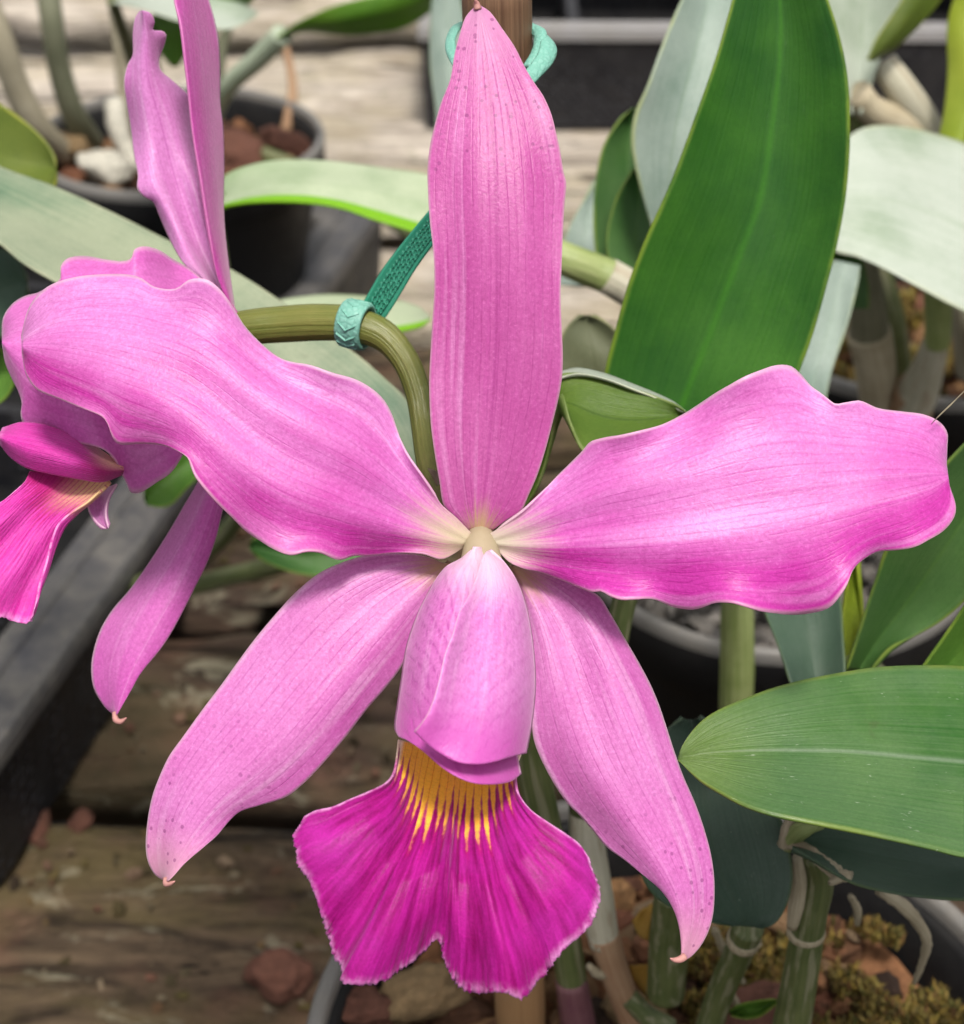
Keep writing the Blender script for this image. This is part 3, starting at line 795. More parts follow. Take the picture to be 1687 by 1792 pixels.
plU = [(828, 936), (798, 905), (772, 882), (740, 837), (711, 793), (697, 757), (686, 725), (672, 700), (651, 680), (622, 664), (583, 654), (540, 639), (496, 629), (464, 607), (429, 571), (407, 536), (386, 507), (361, 489), (332, 489), (307, 505), (271, 502), (246, 486), (221, 480), (179, 480), (136, 484), (96, 495), (71, 511), (50, 539), (37, 586)]
plD = [(812, 958), (775, 978), (740, 968), (690, 968), (647, 973), (619, 973), (594, 980), (561, 966), (536, 964), (507, 970), (479, 961), (454, 946), (429, 929), (404, 904), (386, 886), (361, 857), (343, 832), (332, 804), (318, 793), (286, 780), (250, 777), (207, 777), (195, 761), (189, 743), (179, 729), (143, 714), (107, 700), (71, 686), (59, 677), (45, 654), (38, 620)]
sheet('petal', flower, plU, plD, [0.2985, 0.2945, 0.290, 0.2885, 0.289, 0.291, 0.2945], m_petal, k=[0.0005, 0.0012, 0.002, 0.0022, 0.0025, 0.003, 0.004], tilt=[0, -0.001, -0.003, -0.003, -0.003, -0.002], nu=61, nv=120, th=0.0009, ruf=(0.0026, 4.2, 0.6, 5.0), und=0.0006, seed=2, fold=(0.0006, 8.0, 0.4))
prU = [(850, 938), (880, 920), (915, 896), (940, 871), (969, 839), (994, 814), (1019, 789), (1033, 773), (1058, 766), (1083, 763), (1112, 757), (1158, 743), (1198, 723), (1223, 707), (1258, 684), (1301, 661), (1337, 646), (1358, 639), (1383, 640), (1401, 654), (1419, 675), (1437, 688), (1460, 707), (1483, 704), (1505, 701), (1537, 714), (1580, 720), (1616, 725), (1644, 738), (1658, 757), (1658, 779), (1657, 812)]
prD = [(868, 960), (892, 984), (919, 996), (947, 1002), (979, 1014), (1015, 1029), (1036, 1036), (1051, 1034), (1065, 1041), (1086, 1048), (1108, 1048), (1141, 1048), (1158, 1054), (1180, 1063), (1212, 1067), (1230, 1063), (1251, 1055), (1280, 1054), (1301, 1059), (1337, 1070), (1387, 1076), (1430, 1071), (1451, 1063), (1466, 1046), (1483, 1021), (1494, 996), (1512, 979), (1537, 966), (1569, 963), (1601, 957), (1623, 946), (1651, 929), (1669, 907), (1673, 886), (1662, 850)]
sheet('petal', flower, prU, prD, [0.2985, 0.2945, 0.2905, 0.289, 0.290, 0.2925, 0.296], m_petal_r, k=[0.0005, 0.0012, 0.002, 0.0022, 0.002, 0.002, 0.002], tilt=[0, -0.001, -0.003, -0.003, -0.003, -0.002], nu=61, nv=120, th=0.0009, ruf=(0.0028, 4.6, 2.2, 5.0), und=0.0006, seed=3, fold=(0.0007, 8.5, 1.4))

llA = [(775, 985), (740, 972), (686, 968), (640, 972), (594, 986), (557, 1004), (518, 1036), (482, 1075), (446, 1118), (414, 1161), (386, 1200), (357, 1238), (321, 1288), (296, 1323), (279, 1359), (266, 1395), (258, 1438), (255, 1481), (259, 1509), (271, 1531), (286, 1541)]
llB = [(795, 985), (780, 1020), (750, 1085), (720, 1135), (697, 1175), (672, 1207), (644, 1239), (604, 1291), (557, 1345), (529, 1373), (500, 1395), (457, 1409), (421, 1420), (404, 1434), (379, 1463), (350, 1488), (321, 1513), (302, 1534), (294, 1541)]
sheet('lateral_sepal', flower, llA, llB, [0.303, 0.3005, 0.298, 0.2965, 0.296, 0.2955, 0.296], m_lat, k=[0.001, 0.002, 0.0026, 0.0028, 0.0026, 0.002, 0.001], tilt=[0.0, -0.001, -0.001, -0.001, -0.002, -0.003], nu=45, nv=110, th=0.0011, und=0.0006, seed=4, ruf=(0.0012, 2.2, 1.5, 2.0), fold=(0.0006, 6.0, 2.0))
tube('sepal_tip', flower, [(290, 1537, 0.2962), (291, 1546, 0.2955), (298, 1546, 0.2948), (306, 1542, 0.294)], [0.0005, 0.0006, 0.0004, 0.0001], m_tip, 8, 10)
lrA = [(905, 990), (960, 1005), (1010, 1025), (1047, 1042), (1069, 1075), (1090, 1111), (1115, 1154), (1138, 1197), (1155, 1238), (1179, 1311), (1195, 1356), (1216, 1404), (1232, 1449), (1244, 1494), (1250, 1539), (1249, 1592), (1242, 1624), (1228, 1653), (1210, 1674), (1196, 1682)]
lrB = [(890, 990), (905, 1030), (915, 1080), (925, 1150), (930, 1250), (935, 1298), (960, 1355), (992, 1405), (1016, 1429), (1037, 1453), (1061, 1482), (1094, 1506), (1122, 1529), (1151, 1553), (1171, 1576), (1187, 1604), (1195, 1637), (1196, 1662), (1190, 1671)]
sheet('lateral_sepal', flower, lrB, lrA, [0.303, 0.3005, 0.298, 0.2965, 0.296, 0.2955, 0.296], m_lat, k=[0.001, 0.002, 0.0026, 0.0028, 0.0026, 0.002, 0.001], tilt=[0.0, 0.001, 0.001, 0.001, 0.001, 0.0], nu=45, nv=110, th=0.0011, und=0.0006, seed=6, ruf=(0.0010, 2.0, 0.5, 2.0), fold=(0.0006, 6.0, 0.3))
tube('sepal_tip', flower, [(1198, 1674, 0.296), (1190, 1679, 0.2955), (1180, 1680, 0.295), (1173, 1677, 0.2942)], [0.0007, 0.0006, 0.0004, 0.0001], m_tip, 8, 10)

# lip: tube of two overlapping side lobes, then the frilled front lobe
xl = ([955, 977, 995, 1044, 1089, 1137, 1185, 1236, 1290, 1380], [826, 806, 776, 745, 724, 709, 702, 694, 690, 690])
xr = ([955, 966, 983, 1016, 1056, 1107, 1161, 1206, 1266, 1320, 1380], [846, 858, 881, 905, 920, 931, 937, 938, 932, 924, 918])
def tube_depth(off, flare):
    def f(Cp, u, v):
        x, y = Cp[..., 0], Cp[..., 1]
        l_, r_ = np.interp(y, *xl), np.interp(y, *xr)
        q = np.clip((x - (l_ + r_) / 2) / ((r_ - l_) / 2 + 1e-6), -1, 1)
        d0 = np.interp(y, [960, 1000, 1060, 1150, 1250, 1380], [0.2905, 0.284, 0.2775, 0.2715, 0.2665, 0.2635])
        rad = np.interp(y, [960, 1000, 1100, 1250, 1380], [0.004, 0.008, 0.015, 0.018, 0.018])
        return d0 + rad * (1 - np.sqrt(np.clip(1 - 0.97 * q * q, 0, 1))) + off + flare(u, v)
    return f
coons('lip_side_lobe', flower, [(824, 962, 0), (838, 957, 0), (852, 961, 0)],
      [(697, 1289, 0), (715, 1297, 0), (742, 1315, 0), (770, 1339, 0), (797, 1357, 0), (827, 1369, 0), (857, 1372, 0), (893, 1368, 0), (913, 1354, 0)],
      [(824, 962, 0), (807, 976, 0), (776, 995, 0), (745, 1044, 0), (724, 1089, 0), (709, 1137, 0), (702, 1185, 0), (694, 1236, 0), (690, 1275, 0), (697, 1289, 0)],
      [(852, 961, 0), (878, 1050, 0), (892, 1150, 0), (900, 1250, 0), (906, 1320, 0), (913, 1354, 0)],
      m_lobe, tube_depth(0.0010, lambda u, v: 0.0055 * u**1.6 * np.clip(1.35 - v, 0, 1) - 0.0030 * np.clip(v - 0.86, 0, 1) * 7 * (u > -1)), nu=60, nv=90, th=0.0008)
coons('lip_side_lobe', flower, [(843, 978, 0), (850, 966, 0), (860, 961, 0)],
      [(724, 1280, 0), (745, 1300, 0), (770, 1318, 0), (800, 1333, 0), (833, 1337, 0), (866, 1333, 0), (896, 1324, 0), (922, 1318, 0)],
      [(843, 978, 0), (833, 1012, 0), (821, 1041, 0), (804, 1071, 0), (791, 1113, 0), (779, 1143, 0), (770, 1182, 0), (761, 1215, 0), (748, 1248, 0), (736, 1266, 0), (724, 1280, 0)],
      [(860, 961, 0), (882, 982, 0), (905, 1016, 0), (920, 1056, 0), (931, 1107, 0), (937, 1161, 0), (938, 1206, 0), (932, 1266, 0), (926, 1297, 0), (922, 1318, 0)],
      m_lobe_r, tube_depth(-0.0022, lambda u, v: -0.0068 * np.exp(-(u / 0.20)**1.5) * np.clip(v * 2.2, 0, 1) - 0.0016 * np.clip(v - 0.8, 0, 1) * 5), nu=60, nv=90, th=0.0008)
front_bottom = [(533, 1428), (523, 1446), (513, 1462), (517, 1483), (521, 1513), (540, 1540), (553, 1572), (564, 1608), (574, 1640), (583, 1672), (596, 1693), (597, 1718), (622, 1724), (654, 1723), (679, 1714), (697, 1700), (722, 1684), (743, 1665), (758, 1647), (765, 1645), (772, 1656), (775, 1675), (789, 1707), (807, 1732), (836, 1738), (864, 1737), (889, 1739), (907, 1748), (926, 1739), (939, 1718), (957, 1704), (967, 1686), (989, 1661), (1013, 1640), (1035, 1618), (1047, 1590), (1051, 1561), (1040, 1529), (1031, 1501)]
fb = [(x, y, 0.2700 + 0.0016 * math.sin(i * 0.9) - 0.0035 * math.sin(math.pi * i / (len(front_bottom) - 1))) for i, (x, y) in enumerate(front_bottom)]
fb[0] = (*front_bottom[0], 0.271); fb[-1] = (*front_bottom[-1], 0.272)
def lip_d(Cp, u, v):
    s = 2 * u - 1
    d = Cp[..., 2] + 0.003 * np.exp(-(s / 0.13)**2) * np.clip((v - 0.35) * 1.8, 0, 1) - 0.0035 * np.sin(np.pi * v) * (1 - s * s) * (v > 0.25) * np.clip((v - 0.25) * 4, 0, 1)
    d += 0.0006 * np.sin(s * 26 + 2 * v) * np.clip(v - 0.2, 0, 1) + 0.0009 * np.sin(s * 9 + 1) * v**2
    return d
coons('lip_front_lobe', flower, [(697, 1294, 0.286), (720, 1300, 0.2865), (760, 1310, 0.287), (810, 1318, 0.2872), (860, 1320, 0.287), (890, 1320, 0.2865), (912, 1318, 0.286)],
      fb, [(697, 1294, 0.286), (693, 1348, 0.2775), (679, 1369, 0.274), (647, 1385, 0.272), (615, 1398, 0.271), (583, 1412, 0.2705), (551, 1419, 0.2705), (533, 1428, 0.271)],
      [(912, 1318, 0.286), (903, 1340, 0.2815), (901, 1373, 0.276), (907, 1391, 0.2742), (928, 1416, 0.2725), (957, 1437, 0.2715), (989, 1458, 0.271), (1013, 1476, 0.2715), (1031, 1501, 0.272)],
      m_lip, lip_d, nu=420, nv=80, th=0.0008, jit=1.7)

# side flower behind, turned to the left
fl2 = tube('flower', plant, [(398, 574, 0.3362), (385, 578, 0.335), (366, 594, 0.331), (330, 650, 0.326), (280, 730, 0.324), (230, 790, 0.324)], [0.0033, 0.0036, 0.0040, 0.0042, 0.0042, 0.003], m_col, 14, 30)
tag(fl2, 'side flower turned left, half hidden behind the front flower')
sheet('dorsal_sepal', fl2, [(411, 556), (382, 489), (371, 429), (361, 368), (352, 311), (343, 261), (336, 214), (332, 168), (325, 107), (318, 46), (306, 0), (300, -60), (312, -120)],
      [(414, 556), (402, 471), (395, 411), (392, 357), (393, 286), (391, 221), (386, 179), (386, 132), (384, 79), (377, 39), (366, 0), (345, -60), (318, -120)],
      [0.335, 0.334, 0.332, 0.330, 0.328], m_backdeep, k=0.002, tilt=[0.002, 0.007, 0.009, 0.009, 0.004], nu=25, nv=80, th=0.0010, und=0.0004, seed=5)
sheet('petal', fl2, [(404, 552), (375, 515), (346, 486), (318, 457), (296, 418), (279, 379), (268, 354), (250, 343), (240, 329), (241, 307), (234, 271), (229, 229), (221, 179), (217, 143), (223, 114), (232, 96), (232, 61), (236, 32), (244, 19)],
      [(410, 552), (398, 500), (380, 420), (365, 330), (352, 260), (342, 205), (332, 168), (321, 157), (300, 139), (284, 126), (277, 118), (280, 100), (289, 75), (291, 60), (284, 54), (268, 52), (271, 39), (264, 23), (250, 18)],
      [0.338, 0.340, 0.341, 0.341, 0.339, 0.336], m_backpale, k=[0, 0.003, 0.006, 0.005, 0.003], tilt=[0, 0.003, 0.004, 0.002, -0.003], nu=45, nv=110, th=0.0009, ruf=(0.0024, 3.4, 0.3, 2.4), und=0.0009, seed=8, fold=(0.0014, 5.0, 0.6))
sheet('petal', fl2, [(404, 560), (375, 510), (346, 482), (329, 468), (304, 454), (279, 438), (254, 431), (236, 436), (229, 452), (214, 457), (186, 454), (150, 448), (121, 451), (107, 464), (104, 489), (68, 511), (43, 518), (21, 532), (5, 557), (3, 590)],
      [(408, 585), (395, 660), (360, 745), (321, 795), (314, 807), (296, 829), (271, 846), (246, 862), (229, 862), (223, 850), (214, 829), (204, 807), (186, 789), (157, 779), (121, 775), (86, 768), (54, 757), (41, 743), (36, 725), (38, 707), (32, 686), (21, 664), (9, 636), (4, 607)],
      [0.333, 0.324, 0.316, 0.312, 0.312, 0.315], m_back, k=[0, 0.003, 0.004, 0.006, 0.008, 0.006], tilt=[0, -0.004, -0.006, -0.006, -0.004, -0.002], nu=45, nv=110, th=0.0009, ruf=(0.0028, 3.8, 1.0, 2.6), und=0.0006, seed=9)
sheet('lateral_sepal', fl2, [(400, 600), (388, 700), (370, 790), (346, 843), (321, 886), (296, 929), (264, 979), (229, 1029), (196, 1068), (175, 1104), (163, 1143), (160, 1171), (164, 1204), (182, 1236), (197, 1250)],
      [(412, 600), (415, 700), (408, 800), (389, 896), (379, 939), (364, 982), (343, 1025), (314, 1082), (286, 1129), (246, 1179), (229, 1209), (212, 1238), (205, 1250)],
      [0.335, 0.332, 0.329, 0.327, 0.326, 0.326], m_back, k=[0, 0.003, 0.004, 0.004, 0.003, 0.001], tilt=[0.001, -0.002, -0.003, -0.003, -0.002], nu=33, nv=90, th=0.0011, und=0.0005, seed=10)
tube('sepal_tip', fl2, [(201, 1246, 0.326), (203, 1260, 0.3255), (211, 1263, 0.325), (221, 1256, 0.3242)], [0.0005, 0.0006, 0.0005, 0.0001], m_tip, 8, 10)
coons('lip_side_lobe', fl2, [(214, 832, 0.314), (217, 822, 0.3145), (214, 812, 0.317)],
      [(0, 779, 0.313), (-3, 764, 0.3125), (4, 748, 0.315)],
      [(214, 832, 0.314), (179, 844, 0.310), (132, 838, 0.308), (89, 830, 0.308), (46, 819, 0.309), (18, 801, 0.311), (0, 779, 0.313)],
      [(214, 812, 0.317), (150, 770, 0.314), (90, 745, 0.313), (40, 738, 0.313), (4, 748, 0.315)], m_lip2,
      lambda Cp, u, v: Cp[..., 2] - 0.004 * np.sin(np.pi * u), nu=30, nv=50, th=0.0008)
coons('lip_front_lobe', fl2, [(52, 824, 0.312), (100, 826, 0.314), (150, 836, 0.315), (190, 838, 0.314), (170, 862, 0.310)],
      [(-40, 900, 0.306), (-60, 980, 0.302), (-50, 1060, 0.301), (-20, 1078, 0.302), (7, 1081, 0.303), (25, 1087, 0.304), (50, 1089, 0.305), (61, 1064, 0.306)],
      [(52, 824, 0.312), (43, 843, 0.310), (21, 864, 0.308), (0, 879, 0.307), (-40, 900, 0.306)],
      [(170, 862, 0.310), (150, 879, 0.309), (118, 900, 0.308), (100, 918, 0.307), (89, 946, 0.307), (79, 986, 0.307), (68, 1021, 0.307), (64, 1046, 0.307), (61, 1064, 0.306)], m_lip2, 
      lambda Cp, u, v: Cp[..., 2] + 0.0012 * np.sin(u * 15 + v * 2) * v, nu=90, nv=60, th=0.0008, jit=1.2)
sheet('lip_tooth', fl2, [(152, 866), (154, 882), (159, 898), (171, 914), (186, 925)], [(204, 846), (192, 864), (186, 880), (184, 904), (189, 925)], [0.318, 0.316, 0.314], m_backpale, k=-0.002, nu=15, nv=24, th=0.0008)

# stalk joining both flowers
tube('flower_stalk', plant, [(400, 578, 0.337), (440, 572, 0.336), (500, 567, 0.335), (560, 564, 0.333), (620, 568, 0.331), (672, 588, 0.330), (710, 632, 0.329), (732, 690, 0.328), (742, 750, 0.326), (752, 810, 0.322), (775, 868, 0.316), (815, 925, 0.308)],
     [0.0032, 0.0034, 0.0035, 0.0034, 0.0031, 0.0026, 0.0024, 0.0023, 0.0024, 0.0025, 0.0026, 0.0026], m_stalk, 20, 80)
tube('flower_stalk', plant, [(758, 842, 0.320), (800, 880, 0.330), (860, 930, 0.345)], [0.0024, 0.003, 0.0034], m_stalk, 14, 14)
sheet('bract', plant, [(770, 862), (757, 835), (748, 820)], [(774, 845), (765, 825), (749, 819)], [0.3145, 0.3145, 0.314], m_dry, nu=5, nv=10, th=0.0004)

def cane(par, pts, rad, mat, **k):
    return tube('cane', par, pts, rad, mat, 16, 40, **k)
cane(plant, [(866, 900, 0.345), (885, 1000, 0.356), (905, 1150, 0.372), (930, 1330, 0.391), (952, 1440, 0.402), (980, 1590, 0.418), (1003, 1730, 0.432), (1016, 1830, 0.444)], [0.0034, 0.0034, 0.0035, 0.0037, 0.0038, 0.0037, 0.0037, 0.0037], m_canegreen)
tube('sheath', plant, [(999, 1712, 0.4298), (1007, 1762, 0.435), (1018, 1840, 0.445)], [0.0038, 0.0043, 0.0047], m_purple, 16, 14)
cane(plant, [(1112, 985, 0.385), (1088, 1070, 0.389), (1062, 1200, 0.396), (1034, 1340, 0.402), (1024, 1420, 0.406)], [0.0026, 0.0028, 0.0032, 0.0036, 0.0038], m_canegreen)
cane(plant, [(1025, 1405, 0.4055), (1024, 1430, 0.4065), (1038, 1540, 0.412), (1058, 1650, 0.419)], [0.0036, 0.0041, 0.0041, 0.0036], m_canepale)
cane(plant, [(1056, 1635, 0.418), (1072, 1690, 0.422), (1098, 1760, 0.428), (1130, 1840, 0.434)], [0.0038, 0.0035, 0.0034, 0.0034], m_canebrown)
cane(plant, [(1424, 1492, 0.362), (1432, 1520, 0.366), (1418, 1600, 0.374), (1402, 1700, 0.384), (1384, 1800, 0.395), (1375, 1850, 0.401)], [0.0028, 0.0036, 0.0036, 0.0039, 0.0042, 0.0042], m_canegreen)
tube('node_ring', plant, [(1411, 1626, 0.3768), (1410, 1634, 0.3776)], [0.0041, 0.0041], m_dry, 16, 5)
tube('sheath', plant, [(1395, 1500, 0.3600), (1399, 1540, 0.365), (1392, 1590, 0.370), (1386, 1622, 0.3735)], [0.0010, 0.0016, 0.0018, 0.0012], m_dry, 10, 16)
cane(plant, [(1310, 1622, 0.392), (1295, 1660, 0.398), (1262, 1735, 0.410), (1240, 1800, 0.418)], [0.0035, 0.0033, 0.0032, 0.0032], m_canegreen)
tube('node_ring', plant, [(1303, 1640, 0.3948), (1299, 1650, 0.3962)], [0.0038, 0.0038], m_dry, 14, 5)
cane(plant, [(1180, 1560, 0.402), (1172, 1640, 0.412), (1165, 1740, 0.422)], [0.0045, 0.0048, 0.0045], m_canegreen)
cane(plant, [(1100, 1745, 0.424), (1130, 1775, 0.426), (1170, 1800, 0.428)], [0.0024, 0.0026, 0.0028], m_canegreen)
tube('old_stub', plant, [(1382, 1472, 0.352), (1420, 1494, 0.348), (1455, 1520, 0.344), (1472, 1532, 0.342), (1492, 1534, 0.341)], [0.0014, 0.0014, 0.0013, 0.0016, 0.0011], m_dry, 10, 24, bump=0.25)
tube('old_stub', plant, [(1474, 1530, 0.342), (1462, 1540, 0.341), (1452, 1546, 0.340)], [0.0014, 0.0010, 0.0005], m_dry, 8, 10, bump=0.25)
tube('old_stub', plant, [(1374, 1478, 0.353), (1378, 1452, 0.351), (1386, 1430, 0.350)], [0.0016, 0.0014, 0.0011], m_dry, 10, 12, bump=0.25)
tube('root', plant, [(1540, 1556, 0.372), (1585, 1590, 0.375), (1620, 1640, 0.382), (1612, 1690, 0.392), (1600, 1720, 0.398)], [0.0014, 0.0014, 0.0012, 0.0009, 0.0006], m_dry, 9, 26, bump=0.3)
tube('root', plant, [(1488, 1568, 0.383), (1500, 1590, 0.386), (1500, 1618, 0.389)], [0.0007, 0.0010, 0.0006], m_dry, 8, 12, bump=0.3)
tube('root', plant, [(1080, 1690, 0.424), (1050, 1705, 0.420), (1030, 1690, 0.416)], [0.0018, 0.0014, 0.0008], m_dry, 9, 14, bump=0.3)
tube('root', plant, [(1250, 1625, 0.405), (1275, 1680, 0.412), (1300, 1720, 0.417)], [0.0008, 0.0010, 0.0008], m_dry, 8, 14, bump=0.3)
tube('root', plant, [(1290, 1760, 0.422), (1270, 1700, 0.415), (1330, 1650, 0.41)], [0.0009, 0.0010, 0.0008], m_dry, 8, 14, bump=0.3)

lm_big = leaf_mat('leaf_dark_glossy', (0.014, 0.088, 0.006), (0.048, 0.172, 0.012), (0.26, 0.34, 0.03), (0.045, 0.20, 0.008), 0.10, (0.06, 0.10, 0.07), 0.30, 0.07, 0.45, 0.1, 0.975, 0.2)
lm_fore = leaf_mat('leaf_mid_green', (0.016, 0.085, 0.007), (0.060, 0.145, 0.020), (0.20, 0.25, 0.04), (0.19, 0.25, 0.17), 0.32, (0.14, 0.20, 0.12), 0.30, 0.045, 0.55, 0.9, 0.965, 0.08, tipy=0.3)
lm_dark = leaf_mat('leaf_slate_green', (0.018, 0.052, 0.028), (0.045, 0.088, 0.050), (0.09, 0.13, 0.04), (0.04, 0.07, 0.035), 0.4, (0.08, 0.11, 0.09), 0.42, 0.05, 0.2, 0.35, 0.975, 0.05)
lm_pale = leaf_mat('leaf_pale_waxy', (0.20, 0.27, 0.18), (0.34, 0.40, 0.31), (0.48, 0.50, 0.30), (0.26, 0.33, 0.22), 0.75, (0.48, 0.52, 0.46), 0.38, 0.05, 0.3, 0.3, 0.975, 0.1)
lm_greyp = leaf_mat('leaf_grey_pale', (0.12, 0.19, 0.15), (0.22, 0.29, 0.23), (0.34, 0.38, 0.12), (0.14, 0.22, 0.12), 0.6, (0.36, 0.42, 0.38), 0.40, 0.05, 0.3, 0.2, 0.94, 0.1)
lm_dusty = leaf_mat('leaf_dusty', (0.08, 0.15, 0.09), (0.17, 0.24, 0.15), (0.40, 0.40, 0.27), (0.22, 0.26, 0.18), 0.7, (0.34, 0.36, 0.25), 0.45, 0.06, 0.35, 0.55, 0.965, 0.08)
lm_olive = leaf_mat('leaf_olive', (0.08, 0.125, 0.012), (0.14, 0.18, 0.02), (0.36, 0.36, 0.05), (0.16, 0.2, 0.03), 0.1, (0.2, 0.22, 0.1), 0.4, 0.05, 0.3, 0.15, 0.93, 0.2)
lm_dull = leaf_mat('leaf_dull_olive', (0.085, 0.10, 0.045), (0.14, 0.155, 0.08), (0.27, 0.27, 0.10), (0.07, 0.08, 0.03), 0.3, (0.2, 0.21, 0.14), 0.45, 0.05, 0.4, 0.2, 0.95, 0.15)
lm_bright = leaf_mat('leaf_bright_green', (0.07, 0.20, 0.012), (0.13, 0.27, 0.02), (0.34, 0.42, 0.06), (0.12, 0.26, 0.03), 0.12, (0.3, 0.4, 0.2), 0.36, 0.05, 0.3, 0.15, 0.95, 0.25)
lm_green = leaf_mat('leaf_plain_green', (0.035, 0.115, 0.02), (0.075, 0.17, 0.035), (0.28, 0.34, 0.05), (0.10, 0.2, 0.04), 0.2, (0.16, 0.22, 0.12), 0.38, 0.05, 0.4, 0.25, 0.96, 0.15)
lm_roll = leaf_mat('leaf_pale_green_underside', (0.24, 0.33, 0.18), (0.36, 0.44, 0.28), (0.25, 0.42, 0.015), (0.3, 0.4, 0.2), 0.6, (0.55, 0.60, 0.44), 0.40, 0.05, 0.1, 0.1, 0.99, 0.15, under=(0.17, 0.40, 0.008), under_at=0.62)
lm_fold = leaf_mat('leaf_folded_olive', (0.070, 0.145, 0.012), (0.12, 0.20, 0.02), (0.40, 0.44, 0.20), (0.03, 0.07, 0.01), 0.1, (0.2, 0.24, 0.1), 0.38, 0.06, 0.5, 0.2, 0.95, 0.25)
lm_yel = leaf_mat('leaf_yellow_green', (0.22, 0.30, 0.012), (0.34, 0.40, 0.03), (0.44, 0.46, 0.08), (0.3, 0.36, 0.05), 0.1, (0.4, 0.44, 0.2), 0.4, 0.05, 0.2, 0.1, 0.95, 0.2)

def leaf(par, L, R, d, mat, k=-0.004, tilt=0.0, M=None, th=0.0014, label=None, und=0.0005, seed=0, pw=1.4, nu=29, nv=60):
    o = sheet('leaf', par, L, R, d, mat, k=k, tilt=tilt, M=M, nu=nu, nv=nv, th=th, und=und, seed=seed, pw=pw, taper=0.3)
    if label: o['label'] = label
    return o
# tall dark leaf behind the right petal
leaf(plant, [(1106, 1000), (1075, 900), (1050, 780), (1055, 690), (1062, 640), (1075, 590), (1100, 500), (1130, 420), (1175, 320), (1220, 200), (1255, 100), (1278, 20), (1300, -60), (1335, -140)],
     [(1122, 1000), (1200, 930), (1300, 830), (1372, 720), (1400, 645), (1420, 590), (1440, 520), (1465, 420), (1480, 330), (1486, 230), (1480, 120), (1452, 10), (1410, -80), (1350, -140)],
     [0.387, 0.384, 0.380, 0.374, 0.368, 0.362], lm_big, k=[-0.001, -0.006, -0.008, -0.007, -0.003], M=[(1114, 1000), (1130, 900), (1165, 800), (1195, 705), (1240, 590), (1285, 470), (1330, 350), (1350, 230), (1365, 100), (1365, 0), (1345, -140)],
     label='tall dark green leaf rising behind the right petal', nu=41, nv=90)
# small folded leaf peeping out at the dorsal sepal
leaf(plant, [(880, 905), (930, 820), (975, 660), (1010, 652), (1060, 660), (1110, 679), (1150, 694), (1180, 708), (1204, 724)],
     [(880, 925), (940, 850), (983, 690), (1000, 740), (1020, 788), (1050, 812), (1100, 800), (1160, 765), (1206, 727)], [0.345, 0.340, 0.334, 0.331, 0.333], lm_fold, k=-0.003, tilt=[0, 0.0, -0.006, -0.008, 0], label='folded olive leaf')
sheet('leaf_fold', plant, [(976, 662), (1010, 653), (1060, 662), (1110, 681), (1150, 696), (1180, 710), (1205, 726)], [(978, 650), (1010, 643), (1060, 653), (1110, 672), (1150, 688), (1182, 704), (1206, 724)],
      [0.3385, 0.3375, 0.3365, 0.336, 0.3335], lm_pale, tilt=0.003, nu=9, nv=40, th=0.0007)
# foreground leaf at right
leaf(plant, [(1900, 1230), (1780, 1180), (1687, 1166), (1611, 1164), (1529, 1168), (1448, 1181), (1391, 1193), (1342, 1207), (1301, 1223), (1261, 1240), (1232, 1258), (1212, 1278), (1195, 1303), (1187, 1322)],
     [(1900, 1480), (1780, 1505), (1687, 1498), (1631, 1484), (1570, 1470), (1489, 1453), (1407, 1437), (1350, 1425), (1301, 1409), (1261, 1388), (1228, 1368), (1204, 1347), (1188, 1330)],
     [0.318, 0.313, 0.308, 0.304, 0.302], lm_fore, k=[-0.003, -0.003, -0.003, -0.002, 0], tilt=[-0.014, -0.016, -0.013, -0.009, -0.001], M=[(1900, 1365), (1780, 1344), (1687, 1333), (1611, 1326), (1489, 1315), (1407, 1313), (1326, 1313), (1244, 1317), (1186, 1326)],
     label='broad green leaf with pale midrib in front of the pot at right', nu=41, nv=90, th=0.0018)
cane(plant, [(1900, 1360, 0.320), (1930, 1420, 0.335), (1900, 1600, 0.375), (1760, 1790, 0.41)], [0.003, 0.0036, 0.004, 0.004], m_canegreen)
# slate green leaf under it
leaf(plant, [(1196, 1259), (1168, 1278), (1140, 1350), (1125, 1420), (1118, 1500), (1128, 1542), (1150, 1572), (1190, 1594), (1248, 1614), (1275, 1619)],
     [(1224, 1259), (1275, 1285), (1340, 1370), (1375, 1460), (1387, 1530), (1380, 1575), (1366, 1604), (1352, 1618), (1335, 1624)], [0.362, 0.358, 0.356, 0.358, 0.362], lm_dark, k=-0.004, tilt=[0, 0.003, 0.004, 0.003, 0], label='dull slate green rounded leaf')
leaf(plant, [(1384, 1478), (1400, 1452), (1440, 1430), (1520, 1440), (1620, 1460), (1720, 1480), (1820, 1530)], [(1388, 1482), (1420, 1500), (1489, 1543), (1550, 1559), (1611, 1568), (1700, 1572), (1820, 1545)],
     [0.352, 0.349, 0.347, 0.347], lm_dark, k=-0.004, tilt=-0.006, label='dark leaf lying below the broad green leaf')
tube('petiole', plant, [(1378, 1480, 0.354), (1390, 1462, 0.351), (1412, 1446, 0.348), (1440, 1440, 0.347)], [0.0016, 0.002, 0.002, 0.0012], m_canelight, 10, 14)
leaf(plant, [(1275, 1772), (1290, 1760), (1325, 1752), (1360, 1750)], [(1280, 1775), (1300, 1782), (1330, 1778), (1360, 1752)], [0.417, 0.414, 0.412], lm_bright, th=0.0006, nu=11, nv=20)

